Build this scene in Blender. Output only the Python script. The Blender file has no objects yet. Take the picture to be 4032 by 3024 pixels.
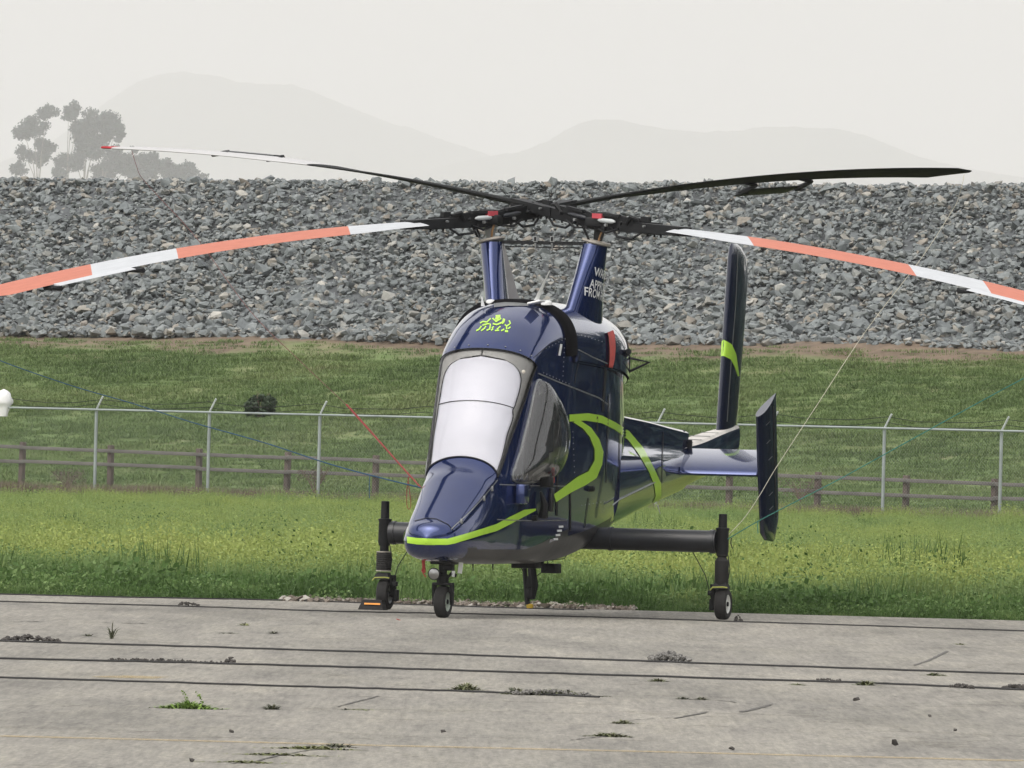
import bpy, bmesh, math, random
import numpy as np
from mathutils import Vector, Matrix
from mathutils.bvhtree import BVHTree
from mathutils import noise as mn

random.seed(7)
rng = np.random.default_rng(7)
S = bpy.context.scene
COL = S.collection
rad = math.radians

# ------------------------------------------------------------------ camera
FPX = 46080.0; TH = 208/FPX; AL = 0.025
CAMP = Vector((0, -120, 1.813))
cd = bpy.data.cameras.new('camera'); cam = bpy.data.objects.new('camera', cd); COL.objects.link(cam)
cd.sensor_width = 36; cd.lens = 36*FPX/4032; cd.clip_start = 1; cd.clip_end = 80000
cam.matrix_world = Matrix.Translation(CAMP) @ Matrix.Rotation(rad(90)+TH, 4, 'X') @ Matrix.Rotation(AL, 4, 'Z')
S.camera = cam
# ------------------------------------------------------------------ world, sun, exposure
W = bpy.data.worlds.new('World'); S.world = W; W.use_nodes = True
nt = W.node_tree; nt.nodes.clear()
sky = nt.nodes.new('ShaderNodeTexSky'); sky.sky_type = 'NISHITA'; sky.sun_disc = False
SUN_EL, SUN_AZ = rad(52), rad(215)          # azimuth from +Y clockwise: behind the camera's left shoulder
sky.sun_elevation = SUN_EL; sky.sun_rotation = SUN_AZ
sky.air_density = 1.0; sky.dust_density = 6.0; sky.ozone_density = 1.0; sky.altitude = 0
hs = nt.nodes.new('ShaderNodeHueSaturation'); hs.inputs['Saturation'].default_value = 0.4
hs.inputs['Value'].default_value = 1.0
bg = nt.nodes.new('ShaderNodeBackground'); bg.inputs['Strength'].default_value = 0.15
wo = nt.nodes.new('ShaderNodeOutputWorld')
nt.links.new(sky.outputs[0], hs.inputs['Color']); # high thin overcast: an even pale veil over the whole dome
vl = nt.nodes.new('ShaderNodeMix'); vl.data_type = 'RGBA'; vl.inputs[0].default_value = .6; vl.inputs[7].default_value = (4.4, 4.28, 4.12, 1)
nt.links.new(hs.outputs[0], vl.inputs[6]); nt.links.new(vl.outputs[2], bg.inputs[0]); nt.links.new(bg.outputs[0], wo.inputs[0])
sd = bpy.data.lights.new('sun', 'SUN'); sun = bpy.data.objects.new('sun', sd); COL.objects.link(sun)
sd.energy = .5; sd.angle = rad(60); sd.color = (1, .96, .9)
sdir = Vector((math.sin(SUN_AZ)*math.cos(SUN_EL), math.cos(SUN_AZ)*math.cos(SUN_EL), math.sin(SUN_EL)))
sun.rotation_euler = sdir.to_track_quat('Z', 'Y').to_euler()
S.view_settings.view_transform = 'Standard'; S.view_settings.look = 'None'
S.view_settings.gamma = 1; S.view_settings.use_curve_mapping = False
S.view_settings.exposure = 0.95
try:
    S.cycles.max_bounces = 8; S.cycles.transparent_max_bounces = 16; S.cycles.volume_bounces = 1
    S.cycles.diffuse_bounces = 3; S.cycles.glossy_bounces = 3
except Exception: pass

# ------------------------------------------------------------------ helpers
cF = Vector((0, math.cos(TH), math.sin(TH))); cu = Vector((0, -math.sin(TH), math.cos(TH))); cr = Vector((1, 0, 0))
cR = cr*math.cos(AL)+cu*math.sin(AL); cU = cu*math.cos(AL)-cr*math.sin(AL)
def ray(px, py): return cF + cR*((px-2016)/FPX) + cU*((1512-py)/FPX)
def at(px, py, Y):
    d = ray(px, py); return CAMP + d*((Y-CAMP.y)/d.y)
def onplane(px, py, p0, n):
    d = ray(px, py); return CAMP + d*((p0-CAMP).dot(n)/d.dot(n))
def ground(px, py, z=0.0):
    d = ray(px, py); return CAMP + d*((z-CAMP.z)/d.z)

PSI = rad(16); HO = Vector((.458, 0, 0))
HN = Vector((-math.sin(PSI), -math.cos(PSI), 0)); HL = Vector((math.cos(PSI), -math.sin(PSI), 0))
HM = Matrix(((HN.x, HL.x, 0, HO.x), (HN.y, HL.y, 0, HO.y), (0, 0, 1, 0), (0, 0, 0, 1)))
HMI = HM.inverted()
def w2l(p): return HMI @ Vector(p)
def l2w(p): return HM @ Vector(p)
def Lc(px, py, x=None, y=None, z=None):
    o = HMI @ CAMP; d = HMI.to_3x3() @ ray(px, py)
    i, v = (0, x) if x is not None else (1, y) if y is not None else (2, z)
    return o + d*((v-o[i])/d[i])

def tag(o, label=None, cat=None, group=None, kind=None):
    if label: o['label'] = label
    if cat: o['category'] = cat
    if group: o['group'] = group
    if kind: o['kind'] = kind
    return o
def empty(name, loc=(0, 0, 0), label=None, cat=None, group=None, mat=None):
    o = bpy.data.objects.new(name, None); COL.objects.link(o); o.empty_display_size = .2
    if mat is not None: o.matrix_world = mat
    else: o.location = loc
    return tag(o, label, cat, group)
def meshobj(name, verts, faces, mats, parent=None, fmat=None, smooth=None, col=COL):
    me = bpy.data.meshes.new(name); me.from_pydata([tuple(v) for v in verts], [], faces)
    for m in (mats if isinstance(mats, (list, tuple)) else [mats]): me.materials.append(m)
    if fmat is not None: me.polygons.foreach_set('material_index', fmat)
    me.update()
    if smooth is not None:
        me.polygons.foreach_set('use_smooth', [True]*len(me.polygons))
        if smooth < 180: me.set_sharp_from_angle(angle=rad(smooth))
    o = bpy.data.objects.new(name, me); 
    if col: col.objects.link(o)
    if parent: o.parent = parent
    return o
class MB:
    def __init__(s): s.v = []; s.f = []; s.m = []
    def add(s, v, f, m=0):
        b = len(s.v); s.v += [Vector(p) for p in v]; s.f += [tuple(i+b for i in q) for q in f]; s.m += [m]*len(f); return s
    def box(s, c, sz, M=None, m=0, bev=0):
        x, y, z = (a/2 for a in sz); c = Vector(c); R = M.to_3x3() if M is not None else Matrix.Identity(3)
        if bev <= 0:
            v = [R @ Vector((i*x, j*y, k*z))+c for i in (-1, 1) for j in (-1, 1) for k in (-1, 1)]
            return s.add(v, [(0, 1, 3, 2), (4, 6, 7, 5), (0, 4, 5, 1), (2, 3, 7, 6), (0, 2, 6, 4), (1, 5, 7, 3)], m)
        bm = bmesh.new(); bmesh.ops.create_cube(bm, size=1)
        for v in bm.verts: v.co = Vector((v.co.x*sz[0], v.co.y*sz[1], v.co.z*sz[2]))
        bmesh.ops.bevel(bm, geom=bm.edges[:], offset=bev, segments=2, affect='EDGES', profile=.5)
        bm.verts.index_update()
        v = [R @ p.co + c for p in bm.verts]; f = [[q.index for q in p.verts] for p in bm.faces]; bm.free()
        return s.add(v, f, m)
    def tube(s, pts, r, n=10, m=0, cap=True, sq=1.0):
        pts = [Vector(p) for p in pts]; rs = r if isinstance(r, (list, tuple)) else [r]*len(pts)
        v = []; up = None
        for i, p in enumerate(pts):
            t = (pts[min(i+1, len(pts)-1)]-pts[max(i-1, 0)])
            t = t.normalized() if t.length > 1e-9 else Vector((0, 0, 1))
            if up is None: up = Vector((0, 0, 1)) if abs(t.z) < .9 else Vector((1, 0, 0))
            a = t.cross(up)
            if a.length < 1e-6: a = t.cross(Vector((1, .3, 0)))
            a.normalize(); b = a.cross(t).normalized(); up = b
            for k in range(n):
                w = 2*math.pi*k/n; v.append(p+(a*math.cos(w)+b*math.sin(w)*sq)*rs[i])
        f = [(i*n+k, i*n+(k+1) % n, (i+1)*n+(k+1) % n, (i+1)*n+k) for i in range(len(pts)-1) for k in range(n)]
        if cap: f += [tuple(range(n-1, -1, -1)), tuple((len(pts)-1)*n+k for k in range(n))]
        return s.add(v, f, m)
    def lathe(s, prof, c, axis, n=32, m=0):
        axis = Vector(axis).normalized(); a = axis.orthogonal().normalized(); b = axis.cross(a); c = Vector(c); v = []
        for (h, r) in prof:
            for k in range(n):
                w = 2*math.pi*k/n; v.append(c+axis*h+(a*math.cos(w)+b*math.sin(w))*r)
        f = [(i*n+k, i*n+(k+1) % n, (i+1)*n+(k+1) % n, (i+1)*n+k) for i in range(len(prof)-1) for k in range(n)]
        if prof[0][1] > 1e-6: f.append(tuple(range(n-1, -1, -1)))
        if prof[-1][1] > 1e-6: f.append(tuple((len(prof)-1)*n+k for k in range(n)))
        return s.add(v, f, m)
    def loft(s, rows, closed=True, caps=False, m=0):
        n = len(rows[0]); v = [p for r in rows for p in r]
        f = [(i*n+k, i*n+(k+1) % n, (i+1)*n+(k+1) % n, (i+1)*n+k) for i in range(len(rows)-1) for k in range(n if closed else n-1)]
        if caps: f += [tuple(range(n-1, -1, -1)), tuple((len(rows)-1)*n+k for k in range(n))]
        return s.add(v, f, m)
    def build(s, name, mats, parent=None, smooth=40):
        o = meshobj(name, s.v, s.f, mats, parent, s.m, smooth)
        me = o.data; bm = bmesh.new(); bm.from_mesh(me); bmesh.ops.remove_doubles(bm, verts=bm.verts, dist=1e-6)
        bmesh.ops.recalc_face_normals(bm, faces=bm.faces); bm.to_mesh(me); bm.free()
        if smooth is not None and smooth < 180: me.set_sharp_from_angle(angle=rad(smooth))
        return o

def newmat(name):
    m = bpy.data.materials.new(name); m.use_nodes = True; n = m.node_tree; b = n.nodes['Principled BSDF']; return m, n, b
def ramp(n, stops, interp='LINEAR'):
    r = n.nodes.new('ShaderNodeValToRGB'); e = r.color_ramp.elements; r.color_ramp.interpolation = interp
    while len(e) < len(stops): e.new(.5)
    for x, (p, c) in zip(e, stops): x.position = p; x.color = (*c, 1)
    return r
def noisy(n, scale, detail=4, rough=.6, coord='Object', vscale=None):
    tc = n.nodes.new('ShaderNodeTexCoord'); no = n.nodes.new('ShaderNodeTexNoise')
    no.inputs['Scale'].default_value = scale; no.inputs['Detail'].default_value = detail; no.inputs['Roughness'].default_value = rough
    if vscale:
        mp = n.nodes.new('ShaderNodeMapping'); mp.inputs['Scale'].default_value = vscale
        n.links.new(tc.outputs[coord], mp.inputs[0]); n.links.new(mp.outputs[0], no.inputs['Vector'])
    else: n.links.new(tc.outputs[coord], no.inputs['Vector'])
    return no
def mixc(n, fac, a, b, mode='MIX'):
    x = n.nodes.new('ShaderNodeMix'); x.data_type = 'RGBA'; x.blend_type = mode
    for s, v in ((x.inputs[0], fac), (x.inputs[6], a), (x.inputs[7], b)):
        if hasattr(v, 'links') or hasattr(v, 'is_output'): n.links.new(v, s)
        elif isinstance(v, tuple): s.default_value = (*v, 1)
        else: s.default_value = v
    return x.outputs[2]
def simple(name, col, rough=.5, metal=0, coat=0, var=.15, scale=8, bump=0, bscale=60, spec=.5):
    m, n, b = newmat(name)
    no = noisy(n, scale)
    lo = tuple(max(0, c*(1-var)) for c in col); hi = tuple(min(1, c*(1+var)) for c in col)
    r = ramp(n, [(.3, lo), (.7, hi)]); n.links.new(no.outputs[0], r.inputs[0]); n.links.new(r.outputs[0], b.inputs['Base Color'])
    rr = n.nodes.new('ShaderNodeMapRange'); rr.inputs[3].default_value = rough*.85; rr.inputs[4].default_value = min(1, rough*1.2)
    n.links.new(no.outputs[0], rr.inputs[0]); n.links.new(rr.outputs[0], b.inputs['Roughness'])
    b.inputs['Metallic'].default_value = metal; b.inputs['Coat Weight'].default_value = coat; b.inputs['Coat Roughness'].default_value = .04
    b.inputs['Specular IOR Level'].default_value = spec
    if bump:
        nb = noisy(n, bscale, 5); bu = n.nodes.new('ShaderNodeBump'); bu.inputs['Strength'].default_value = bump; bu.inputs['Distance'].default_value = .01
        n.links.new(nb.outputs[0], bu.inputs['Height']); n.links.new(bu.outputs[0], b.inputs['Normal'])
    return m
M = {}
M['navy'] = simple('navy_gloss_paint', (.007, .023, .115), .14, .6, 1.0, .1, 2, .04, 3, spec=.5)
M['navy'].node_tree.nodes['Principled BSDF'].inputs['Coat IOR'].default_value = 1.5
M['navyfin'] = simple('dark_navy_fin', (.005, .010, .032), .2, .3, .8, .15, 2, .04, 3)  # darker, less metallic navy for the tail and end fins
M['black'] = simple('black_matte_metal', (.006, .007, .008), .55, 0, 0, .4, 12, spec=.3)
M['blacks'] = simple('black_satin_paint', (.008, .010, .014), .38, 0, .15, .3, 6, .08, 20)
M['belly'] = simple('dark_belly_paint', (.014, .015, .017), .35, 0, .25, .35, 5)
M['rubber'] = simple('tyre_rubber', (.014, .0135, .013), .8, 0, 0, .3, 20, .2, 90)
M['lime'] = simple('lime_paint', (.40, .68, .05), .35, 0, .5, .06, 6)
M['white'] = simple('white_paint', (.78, .79, .78), .35, 0, .3, .04, 5)
M['text'] = simple('white_lettering', (.7, .72, .72), .5, 0, 0, .05, 5)
M['cloth'] = simple('sunshade_cloth', (.60, .60, .655), .6, 0, 0, .04, 3, .25, 5)
M['grey'] = simple('grey_metal', (.25, .26, .26), .4, .6, 0, .3, 9)
M['beige'] = simple('weathered_cap_metal', (.42, .39, .34), .5, .3, 0, .3, 12)
M['red'] = simple('red_fabric', (.45, .06, .05), .7, 0, 0, .2, 12)
M['redmetal'] = simple('red_anodised', (.5, .07, .09), .4, .2, 0, .15, 12)
M['inner'] = simple('cockpit_lining', (.3, .3, .29), .8, 0, 0, .3, 6)
M['screen'] = simple('intake_screen', (.002, .002, .003), .8, 0, 0, .3, 30, spec=.1)
M['boomtop'] = simple('lit_face_grey', (.5, .48, .45), .55, 0, 0, .2, 4)  # pale grey standing for light on the boom deck and pylon face
M['orange'] = simple('orange_tape', (.8, .3, .03), .5, 0, 0, .1, 6)
M['hose'] = simple('yellow_green_hose', (.35, .38, .08), .5, 0, 0, .1, 6)
def glassmat(name, tint, rough=.02, refl=1.0, base=.04, whiten=0):
    m, n, b = newmat(name); n.nodes.remove(b); out = n.nodes['Material Output']
    tr = n.nodes.new('ShaderNodeBsdfTransparent'); tr.inputs[0].default_value = (*tint, 1)
    gl = n.nodes.new('ShaderNodeBsdfGlossy'); gl.inputs['Roughness'].default_value = rough
    fr = n.nodes.new('ShaderNodeFresnel'); fr.inputs[0].default_value = 1.49
    mul = n.nodes.new('ShaderNodeMath'); mul.operation = 'MULTIPLY_ADD'; mul.inputs[1].default_value = refl; mul.inputs[2].default_value = base; mul.use_clamp = True
    mx = n.nodes.new('ShaderNodeMixShader')
    if whiten:
        df = n.nodes.new('ShaderNodeBsdfDiffuse'); df.inputs[0].default_value = (.6, .62, .62, 1); m2 = n.nodes.new('ShaderNodeMixShader'); m2.inputs[0].default_value = whiten  # white diffuse mixed in to lighten the glass as reflected sky would
        n.links.new(tr.outputs[0], m2.inputs[1]); n.links.new(df.outputs[0], m2.inputs[2]); tr = m2
    n.links.new(fr.outputs[0], mul.inputs[0]); n.links.new(mul.outputs[0], mx.inputs[0]); n.links.new(tr.outputs[0], mx.inputs[1]); n.links.new(gl.outputs[0], mx.inputs[2]); n.links.new(mx.outputs[0], out.inputs[0])
    return m
M['blackblade'] = simple('black_blade_underside', (.006, .0065, .007), .7, 0, 0, .3, 3, spec=.15)
M['flapw'] = simple('white_flap_paint', (.5, .52, .54), .5, 0, 0, .05, 4)
M['armw'] = simple('pale_galvanised', (.45, .48, .48), .5, 0, 0, .1, 4)
M['sheen'] = simple('canopy_sheen', (.30, .295, .28), .7, 0, 0, .12, 4)  # grey standing for glass reflection and the lit cockpit edge
M['glass'] = glassmat('clear_acrylic', (.95, .955, .96), .02, .55, .0)
M['bubble'] = glassmat('bubble_acrylic', (.94, .95, .96), .04, 1.4, .05, .05)

def attrval(n, name, typ='GEOMETRY'):
    a = n.nodes.new('ShaderNodeAttribute'); a.attribute_type = typ; a.attribute_name = name; return a

def grassmat(name, stops, transl=.25):
    m, n, b = newmat(name)
    a = attrval(n, 'tint', 'INSTANCER'); r = ramp(n, stops); n.links.new(a.outputs['Fac'], r.inputs[0])
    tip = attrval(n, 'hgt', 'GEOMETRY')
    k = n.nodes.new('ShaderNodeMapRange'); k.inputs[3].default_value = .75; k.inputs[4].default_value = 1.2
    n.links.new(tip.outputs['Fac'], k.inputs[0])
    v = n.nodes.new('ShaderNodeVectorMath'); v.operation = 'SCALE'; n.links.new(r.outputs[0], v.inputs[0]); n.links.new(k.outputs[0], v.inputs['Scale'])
    n.links.new(v.outputs[0], b.inputs['Base Color']); b.inputs['Roughness'].default_value = .6
    b.inputs['Specular IOR Level'].default_value = .25
    t = n.nodes.new('ShaderNodeBsdfTranslucent'); n.links.new(v.outputs[0], t.inputs[0])
    mx = n.nodes.new('ShaderNodeMixShader'); mx.inputs[0].default_value = transl
    out = n.nodes['Material Output']; n.links.new(b.outputs[0], mx.inputs[1]); n.links.new(t.outputs[0], mx.inputs[2]); n.links.new(mx.outputs[0], out.inputs[0])
    return m

# ------------------------------------------------------------------ terrain
LD = Vector((math.cos(rad(40)), -math.sin(rad(40)), 0)); LN = Vector((math.sin(rad(40)), math.cos(rad(40)), 0))
def UV(u, v, z=0): return LD*u + LN*v + Vector((0, 0, z))
PROF = [(-999, -.05), (88, -.05), (97, .1), (103, .25), (112, 1.35), (120, 2.9), (126.4, 4.16), (126.6, 4.10), (134.2, 8.04), (140, 8.06), (156, -.05), (9999, -.05)]
def tz(v):
    for (a, za), (b, zb) in zip(PROF, PROF[1:]):
        if v <= b: return za+(zb-za)*(v-a)/(b-a)
    return 0
EDGE = (Vector((*at(0, 2336, 125.4-120)[:2], 0)), Vector((*at(4032, 2443, 124.1-120)[:2], 0)))
def edge_y(x):
    a, b = EDGE; return a.y+(b.y-a.y)*(x-a.x)/(b.x-a.x)

# soil and field ground, out to the horizon
def soilmat():
    m, n, b = newmat('field_soil')
    no = noisy(n, .35, 8, .7); r = ramp(n, [(.3, (.045, .07, .02)), (.5, (.075, .105, .03)), (.72, (.13, .14, .05))])
    n.links.new(no.outputs[0], r.inputs[0]); n.links.new(r.outputs[0], b.inputs['Base Color']); b.inputs['Roughness'].default_value = .95
    nb = noisy(n, 6, 6); bu = n.nodes.new('ShaderNodeBump'); bu.inputs['Distance'].default_value = .1; n.links.new(nb.outputs[0], bu.inputs['Height']); n.links.new(bu.outputs[0], b.inputs['Normal'])
    return m
M['soil'] = soilmat()
GX = 4400
tag(meshobj('ground', [(-GX, -1500, -.06), (GX, -1500, -.06), (GX, 36000, -.06), (-GX, 36000, -.06)], [(0, 1, 2, 3)], M['soil']), kind='structure')

def concretemat():
    m, n, b = newmat('worn_pavement')
    big = noisy(n, .5, 6, .65, vscale=(1, .18, 1)); mid = noisy(n, 1.6, 8, .75, vscale=(1, .12, 1)); fine = noisy(n, 16, 5, .85)
    r1 = ramp(n, [(.30, (.17, .164, .146)), (.5, (.242, .231, .205)), (.68, (.285, .27, .238))]); n.links.new(big.outputs[0], r1.inputs[0])
    r2 = ramp(n, [(.30, (.72, .72, .74)), (.5, (1, 1, 1)), (.7, (1.12, 1.11, 1.07))]); n.links.new(mid.outputs[0], r2.inputs[0])
    r3 = ramp(n, [(.36, (.45, .45, .45)), (.5, (1, 1, 1)), (.64, (1.45, 1.43, 1.38))]); n.links.new(fine.outputs[0], r3.inputs[0])
    c = mixc(n, 1.0, r1.outputs[0], r2.outputs[0], 'MULTIPLY'); c = mixc(n, .7, c, r3.outputs[0], 'MULTIPLY')
    # broom-finish relief running away from the verge, and scattered aggregate
    br = noisy(n, 22, 4, .8, vscale=(1, .035, 1)); r4 = ramp(n, [(.34, (.62, .62, .62)), (.5, (1, 1, 1)), (.66, (1.35, 1.34, 1.3))]); n.links.new(br.outputs[0], r4.inputs[0]); c = mixc(n, .55, c, r4.outputs[0], 'MULTIPLY')
    b2 = noisy(n, 5, 5, .75, vscale=(1, .05, 1)); r5 = ramp(n, [(.32, (.78, .78, .78)), (.5, (1, 1, 1)), (.68, (1.15, 1.15, 1.13))]); n.links.new(b2.outputs[0], r5.inputs[0]); c = mixc(n, .6, c, r5.outputs[0], 'MULTIPLY')
    # sparse dark pits and hairline cracks
    vo = n.nodes.new('ShaderNodeTexVoronoi'); vo.feature = 'DISTANCE_TO_EDGE'; vo.inputs['Scale'].default_value = .16
    wn = noisy(n, .8, 6, .7); tc = n.nodes.new('ShaderNodeTexCoord'); va = n.nodes.new('ShaderNodeVectorMath'); va.operation = 'ADD'
    vs = n.nodes.new('ShaderNodeVectorMath'); vs.operation = 'SCALE'; vs.inputs['Scale'].default_value = 2.2
    n.links.new(wn.outputs['Color'], vs.inputs[0]); n.links.new(tc.outputs['Object'], va.inputs[0]); n.links.new(vs.outputs[0], va.inputs[1]); n.links.new(va.outputs[0], vo.inputs['Vector'])
    rc = ramp(n, [(0, (.45, .43, .38)), (.006, (1, 1, 1))]); n.links.new(vo.outputs['Distance'], rc.inputs[0])
    c = mixc(n, .7, c, rc.outputs[0], 'MULTIPLY')
    # a strip of darker, freshly washed surface along the verge
    n.links.new(c, b.inputs['Base Color']); b.inputs['Roughness'].default_value = .9; b.inputs['Specular IOR Level'].default_value = .25
    bu = n.nodes.new('ShaderNodeBump'); bu.inputs['Strength'].default_value = .4; bu.inputs['Distance'].default_value = .01
    add = n.nodes.new('ShaderNodeMath'); n.links.new(fine.outputs[0], add.inputs[0]); n.links.new(mid.outputs[0], add.inputs[1])
    n.links.new(add.outputs[0], bu.inputs['Height']); n.links.new(bu.outputs[0], b.inputs['Normal'])
    return m
M['pave'] = concretemat()
pv = [(-150, -340, 0), (150, -340, 0)]
xs = np.linspace(150, -150, 1501)
ed = [(x, edge_y(x)+.06*mn.noise(Vector((x*1.3, 3, 0)))+.12*mn.noise(Vector((x*.3, 9, 0))), 0) for x in xs]
top = pv+ed; nb_ = len(top)
vs = top + [(p[0], p[1], -.12) for p in top]
fs = [tuple(range(nb_))] + [(i, i+nb_, (i+1) % nb_+nb_, (i+1) % nb_) for i in range(nb_)]
pave = meshobj('pavement', vs, fs, M['pave']); tag(pave, kind='structure')

# faded yellow paint line and patch, 4 mm above the pavement
def paintmat():
    m, n, b = newmat('faded_yellow_paint')
    no = noisy(n, 9, 6, .8); r = ramp(n, [(.36, (0, 0, 0)), (.52, (1, 1, 1))]); n.links.new(no.outputs[0], r.inputs[0])
    b.inputs['Base Color'].default_value = (.52, .38, .14, 1); b.inputs['Roughness'].default_value = .9
    mu = n.nodes.new('ShaderNodeMath'); mu.operation = 'MULTIPLY'; mu.inputs[1].default_value = .38; n.links.new(r.outputs[0], mu.inputs[0]); n.links.new(mu.outputs[0], b.inputs['Alpha'])
    return m
M['ypaint'] = paintmat()
def gstrip(name, pts, w, mat, z=.004, parent=None, jitter=0):
    P_ = [ground(*p) for p in pts]; v = []; f = []
    for i, p in enumerate(P_):
        t = (P_[min(i+1, len(P_)-1)]-P_[max(i-1, 0)]).normalized(); a = Vector((-t.y, t.x, 0))
        ww = (w[i] if isinstance(w, (list, tuple)) else w)*(1+jitter*random.uniform(-1, 1))
        v += [p+a*ww/2+Vector((0, 0, z)), p-a*ww/2+Vector((0, 0, z))]
        if i: f.append((2*i-2, 2*i-1, 2*i+1, 2*i))
    return meshobj(name, v, f, mat, parent)
gstrip('painted_line', [(-200, 2895), (700, 2917), (1400, 2935), (2016, 2949), (2750, 2966), (4300, 3004)], .28, M['ypaint'], parent=pave)
gstrip('painted_line', [(380, 2668), (480, 2670), (580, 2664)], [.1, .5, .35], M['ypaint'], parent=pave)

# levee: grass slope, dirt band, rubble bed
def leveemat():
    m, n, b = newmat('levee_grass')
    no = noisy(n, .35, 9, .72, vscale=(1, 1, 3)); r = ramp(n, [(.3, (.07, .12, .037)), (.48, (.12, .175, .055)), (.6, (.16, .19, .075)), (.72, (.21, .185, .105))])
    n.links.new(no.outputs[0], r.inputs[0])
    tc = n.nodes.new('ShaderNodeTexCoord'); sx = n.nodes.new('ShaderNodeSeparateXYZ'); n.links.new(tc.outputs['Object'], sx.inputs[0])
    n2 = noisy(n, .6, 6, .65); ad = n.nodes.new('ShaderNodeMath'); ad.operation = 'MULTIPLY_ADD'; ad.inputs[1].default_value = 1.6
    n.links.new(n2.outputs[0], ad.inputs[0]); n.links.new(sx.outputs[2], ad.inputs[2])
    mr = n.nodes.new('ShaderNodeMapRange'); mr.inputs[1].default_value = 4.35; mr.inputs[2].default_value = 4.75; n.links.new(ad.outputs[0], mr.inputs[0])
    n3 = noisy(n, 2.5, 6, .7); rd = ramp(n, [(.3, (.09, .065, .045)), (.6, (.17, .125, .085))]); n.links.new(n3.outputs[0], rd.inputs[0])
    c = mixc(n, mr.outputs[0], r.outputs[0], rd.outputs[0]); n.links.new(c, b.inputs['Base Color']); b.inputs['Roughness'].default_value = .95
    return m
M['levee'] = leveemat(); M['rubble'] = simple('rubble_bed', (.085, .093, .098), .95, 0, 0, .3, 3)
us = np.concatenate([np.arange(-185, -50, .8), np.arange(-50, 160, 4.0)]); vsv = list(np.arange(88, 126.4, .8))+list(np.arange(126.4, 134.3, .6))+[137, 140, 148, 157]
V = []; Fc = []; fm = []
for j, v in enumerate(vsv):
    for i, u in enumerate(us):
        dz = 0
        if 98 < v < 133: dz = .22*mn.noise(Vector((u*.18, v*.25, 0)))+.09*mn.noise(Vector((u*.7, v*.9, 5)))
        if v <= 88 or v > 150: dz = -.1
        V.append(UV(u, v, tz(v)+dz))
nu = len(us)
for j in range(len(vsv)-1):
    for i in range(nu-1):
        Fc.append((j*nu+i, j*nu+i+1, (j+1)*nu+i+1, (j+1)*nu+i)); fm.append(1 if 126.3 <= vsv[j] < 141 else 0)
levee = meshobj('levee', V, Fc, [M['levee'], M['rubble']], None, fm, 180); tag(levee, kind='structure')

# riprap stones
def stonemat(name, inst):
    m, n, b = newmat(name)
    if inst: a = n.nodes.new('ShaderNodeObjectInfo').outputs['Random']
    else: a = attrval(n, 'rnd').outputs['Fac']
    r = ramp(n, [(0, (.125, .14, .147)), (.22, (.165, .184, .19)), (.45, (.205, .225, .23)), (.62, (.15, .168, .173)), (.78, (.23, .245, .243)), (.89, (.225, .22, .20)), (.93, (.20, .18, .155)), (.965, (.31, .30, .27)), (.985, (.37, .365, .34)), (1, (.17, .19, .19))], 'CONSTANT' if 0 else 'LINEAR')
    n.links.new(a, r.inputs[0]); no = noisy(n, 3.5, 6, .7)
    r2 = ramp(n, [(.3, (.72, .72, .73)), (.7, (1.3, 1.28, 1.24))]); n.links.new(no.outputs[0], r2.inputs[0])
    n.links.new(mixc(n, 1.0, r.outputs[0], r2.outputs[0], 'MULTIPLY'), b.inputs['Base Color']); b.inputs['Roughness'].default_value = .85
    b.inputs['Specular IOR Level'].default_value = .3
    return m
M['stone'] = stonemat('riprap_stone', False); M['stone1'] = stonemat('riprap_stone_single', True)
bases = []
for k in range(14):
    bm = bmesh.new()
    for _ in range(12):
        p = Vector((random.gauss(0, 1), random.gauss(0, 1), random.gauss(0, 1))).normalized()
        p = Vector([math.copysign(abs(c)**.75, c) for c in p]); bm.verts.new(p*random.uniform(.72, 1.1))
    r_ = bmesh.ops.convex_hull(bm, input=bm.verts[:])
    bmesh.ops.delete(bm, geom=[g for g in r_['geom_interior'] if isinstance(g, bmesh.types.BMVert)], context='VERTS')
    bm.verts.ensure_lookup_table(); bm.verts.index_update()
    bases.append((np.array([v.co[:] for v in bm.verts]), np.array([[q.index for q in f.verts] for f in bm.faces if len(f.verts) == 3]))); bm.free()
def rotm(n_):
    q = rng.normal(size=(n_, 4)); q /= np.linalg.norm(q, axis=1)[:, None]; w, x, y, z = q.T
    return np.stack([1-2*(y*y+z*z), 2*(x*y-z*w), 2*(x*z+y*w), 2*(x*y+z*w), 1-2*(x*x+z*z), 2*(y*z-x*w), 2*(x*z-y*w), 2*(y*z+x*w), 1-2*(x*x+y*y)], 1).reshape(n_, 3, 3)
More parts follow.
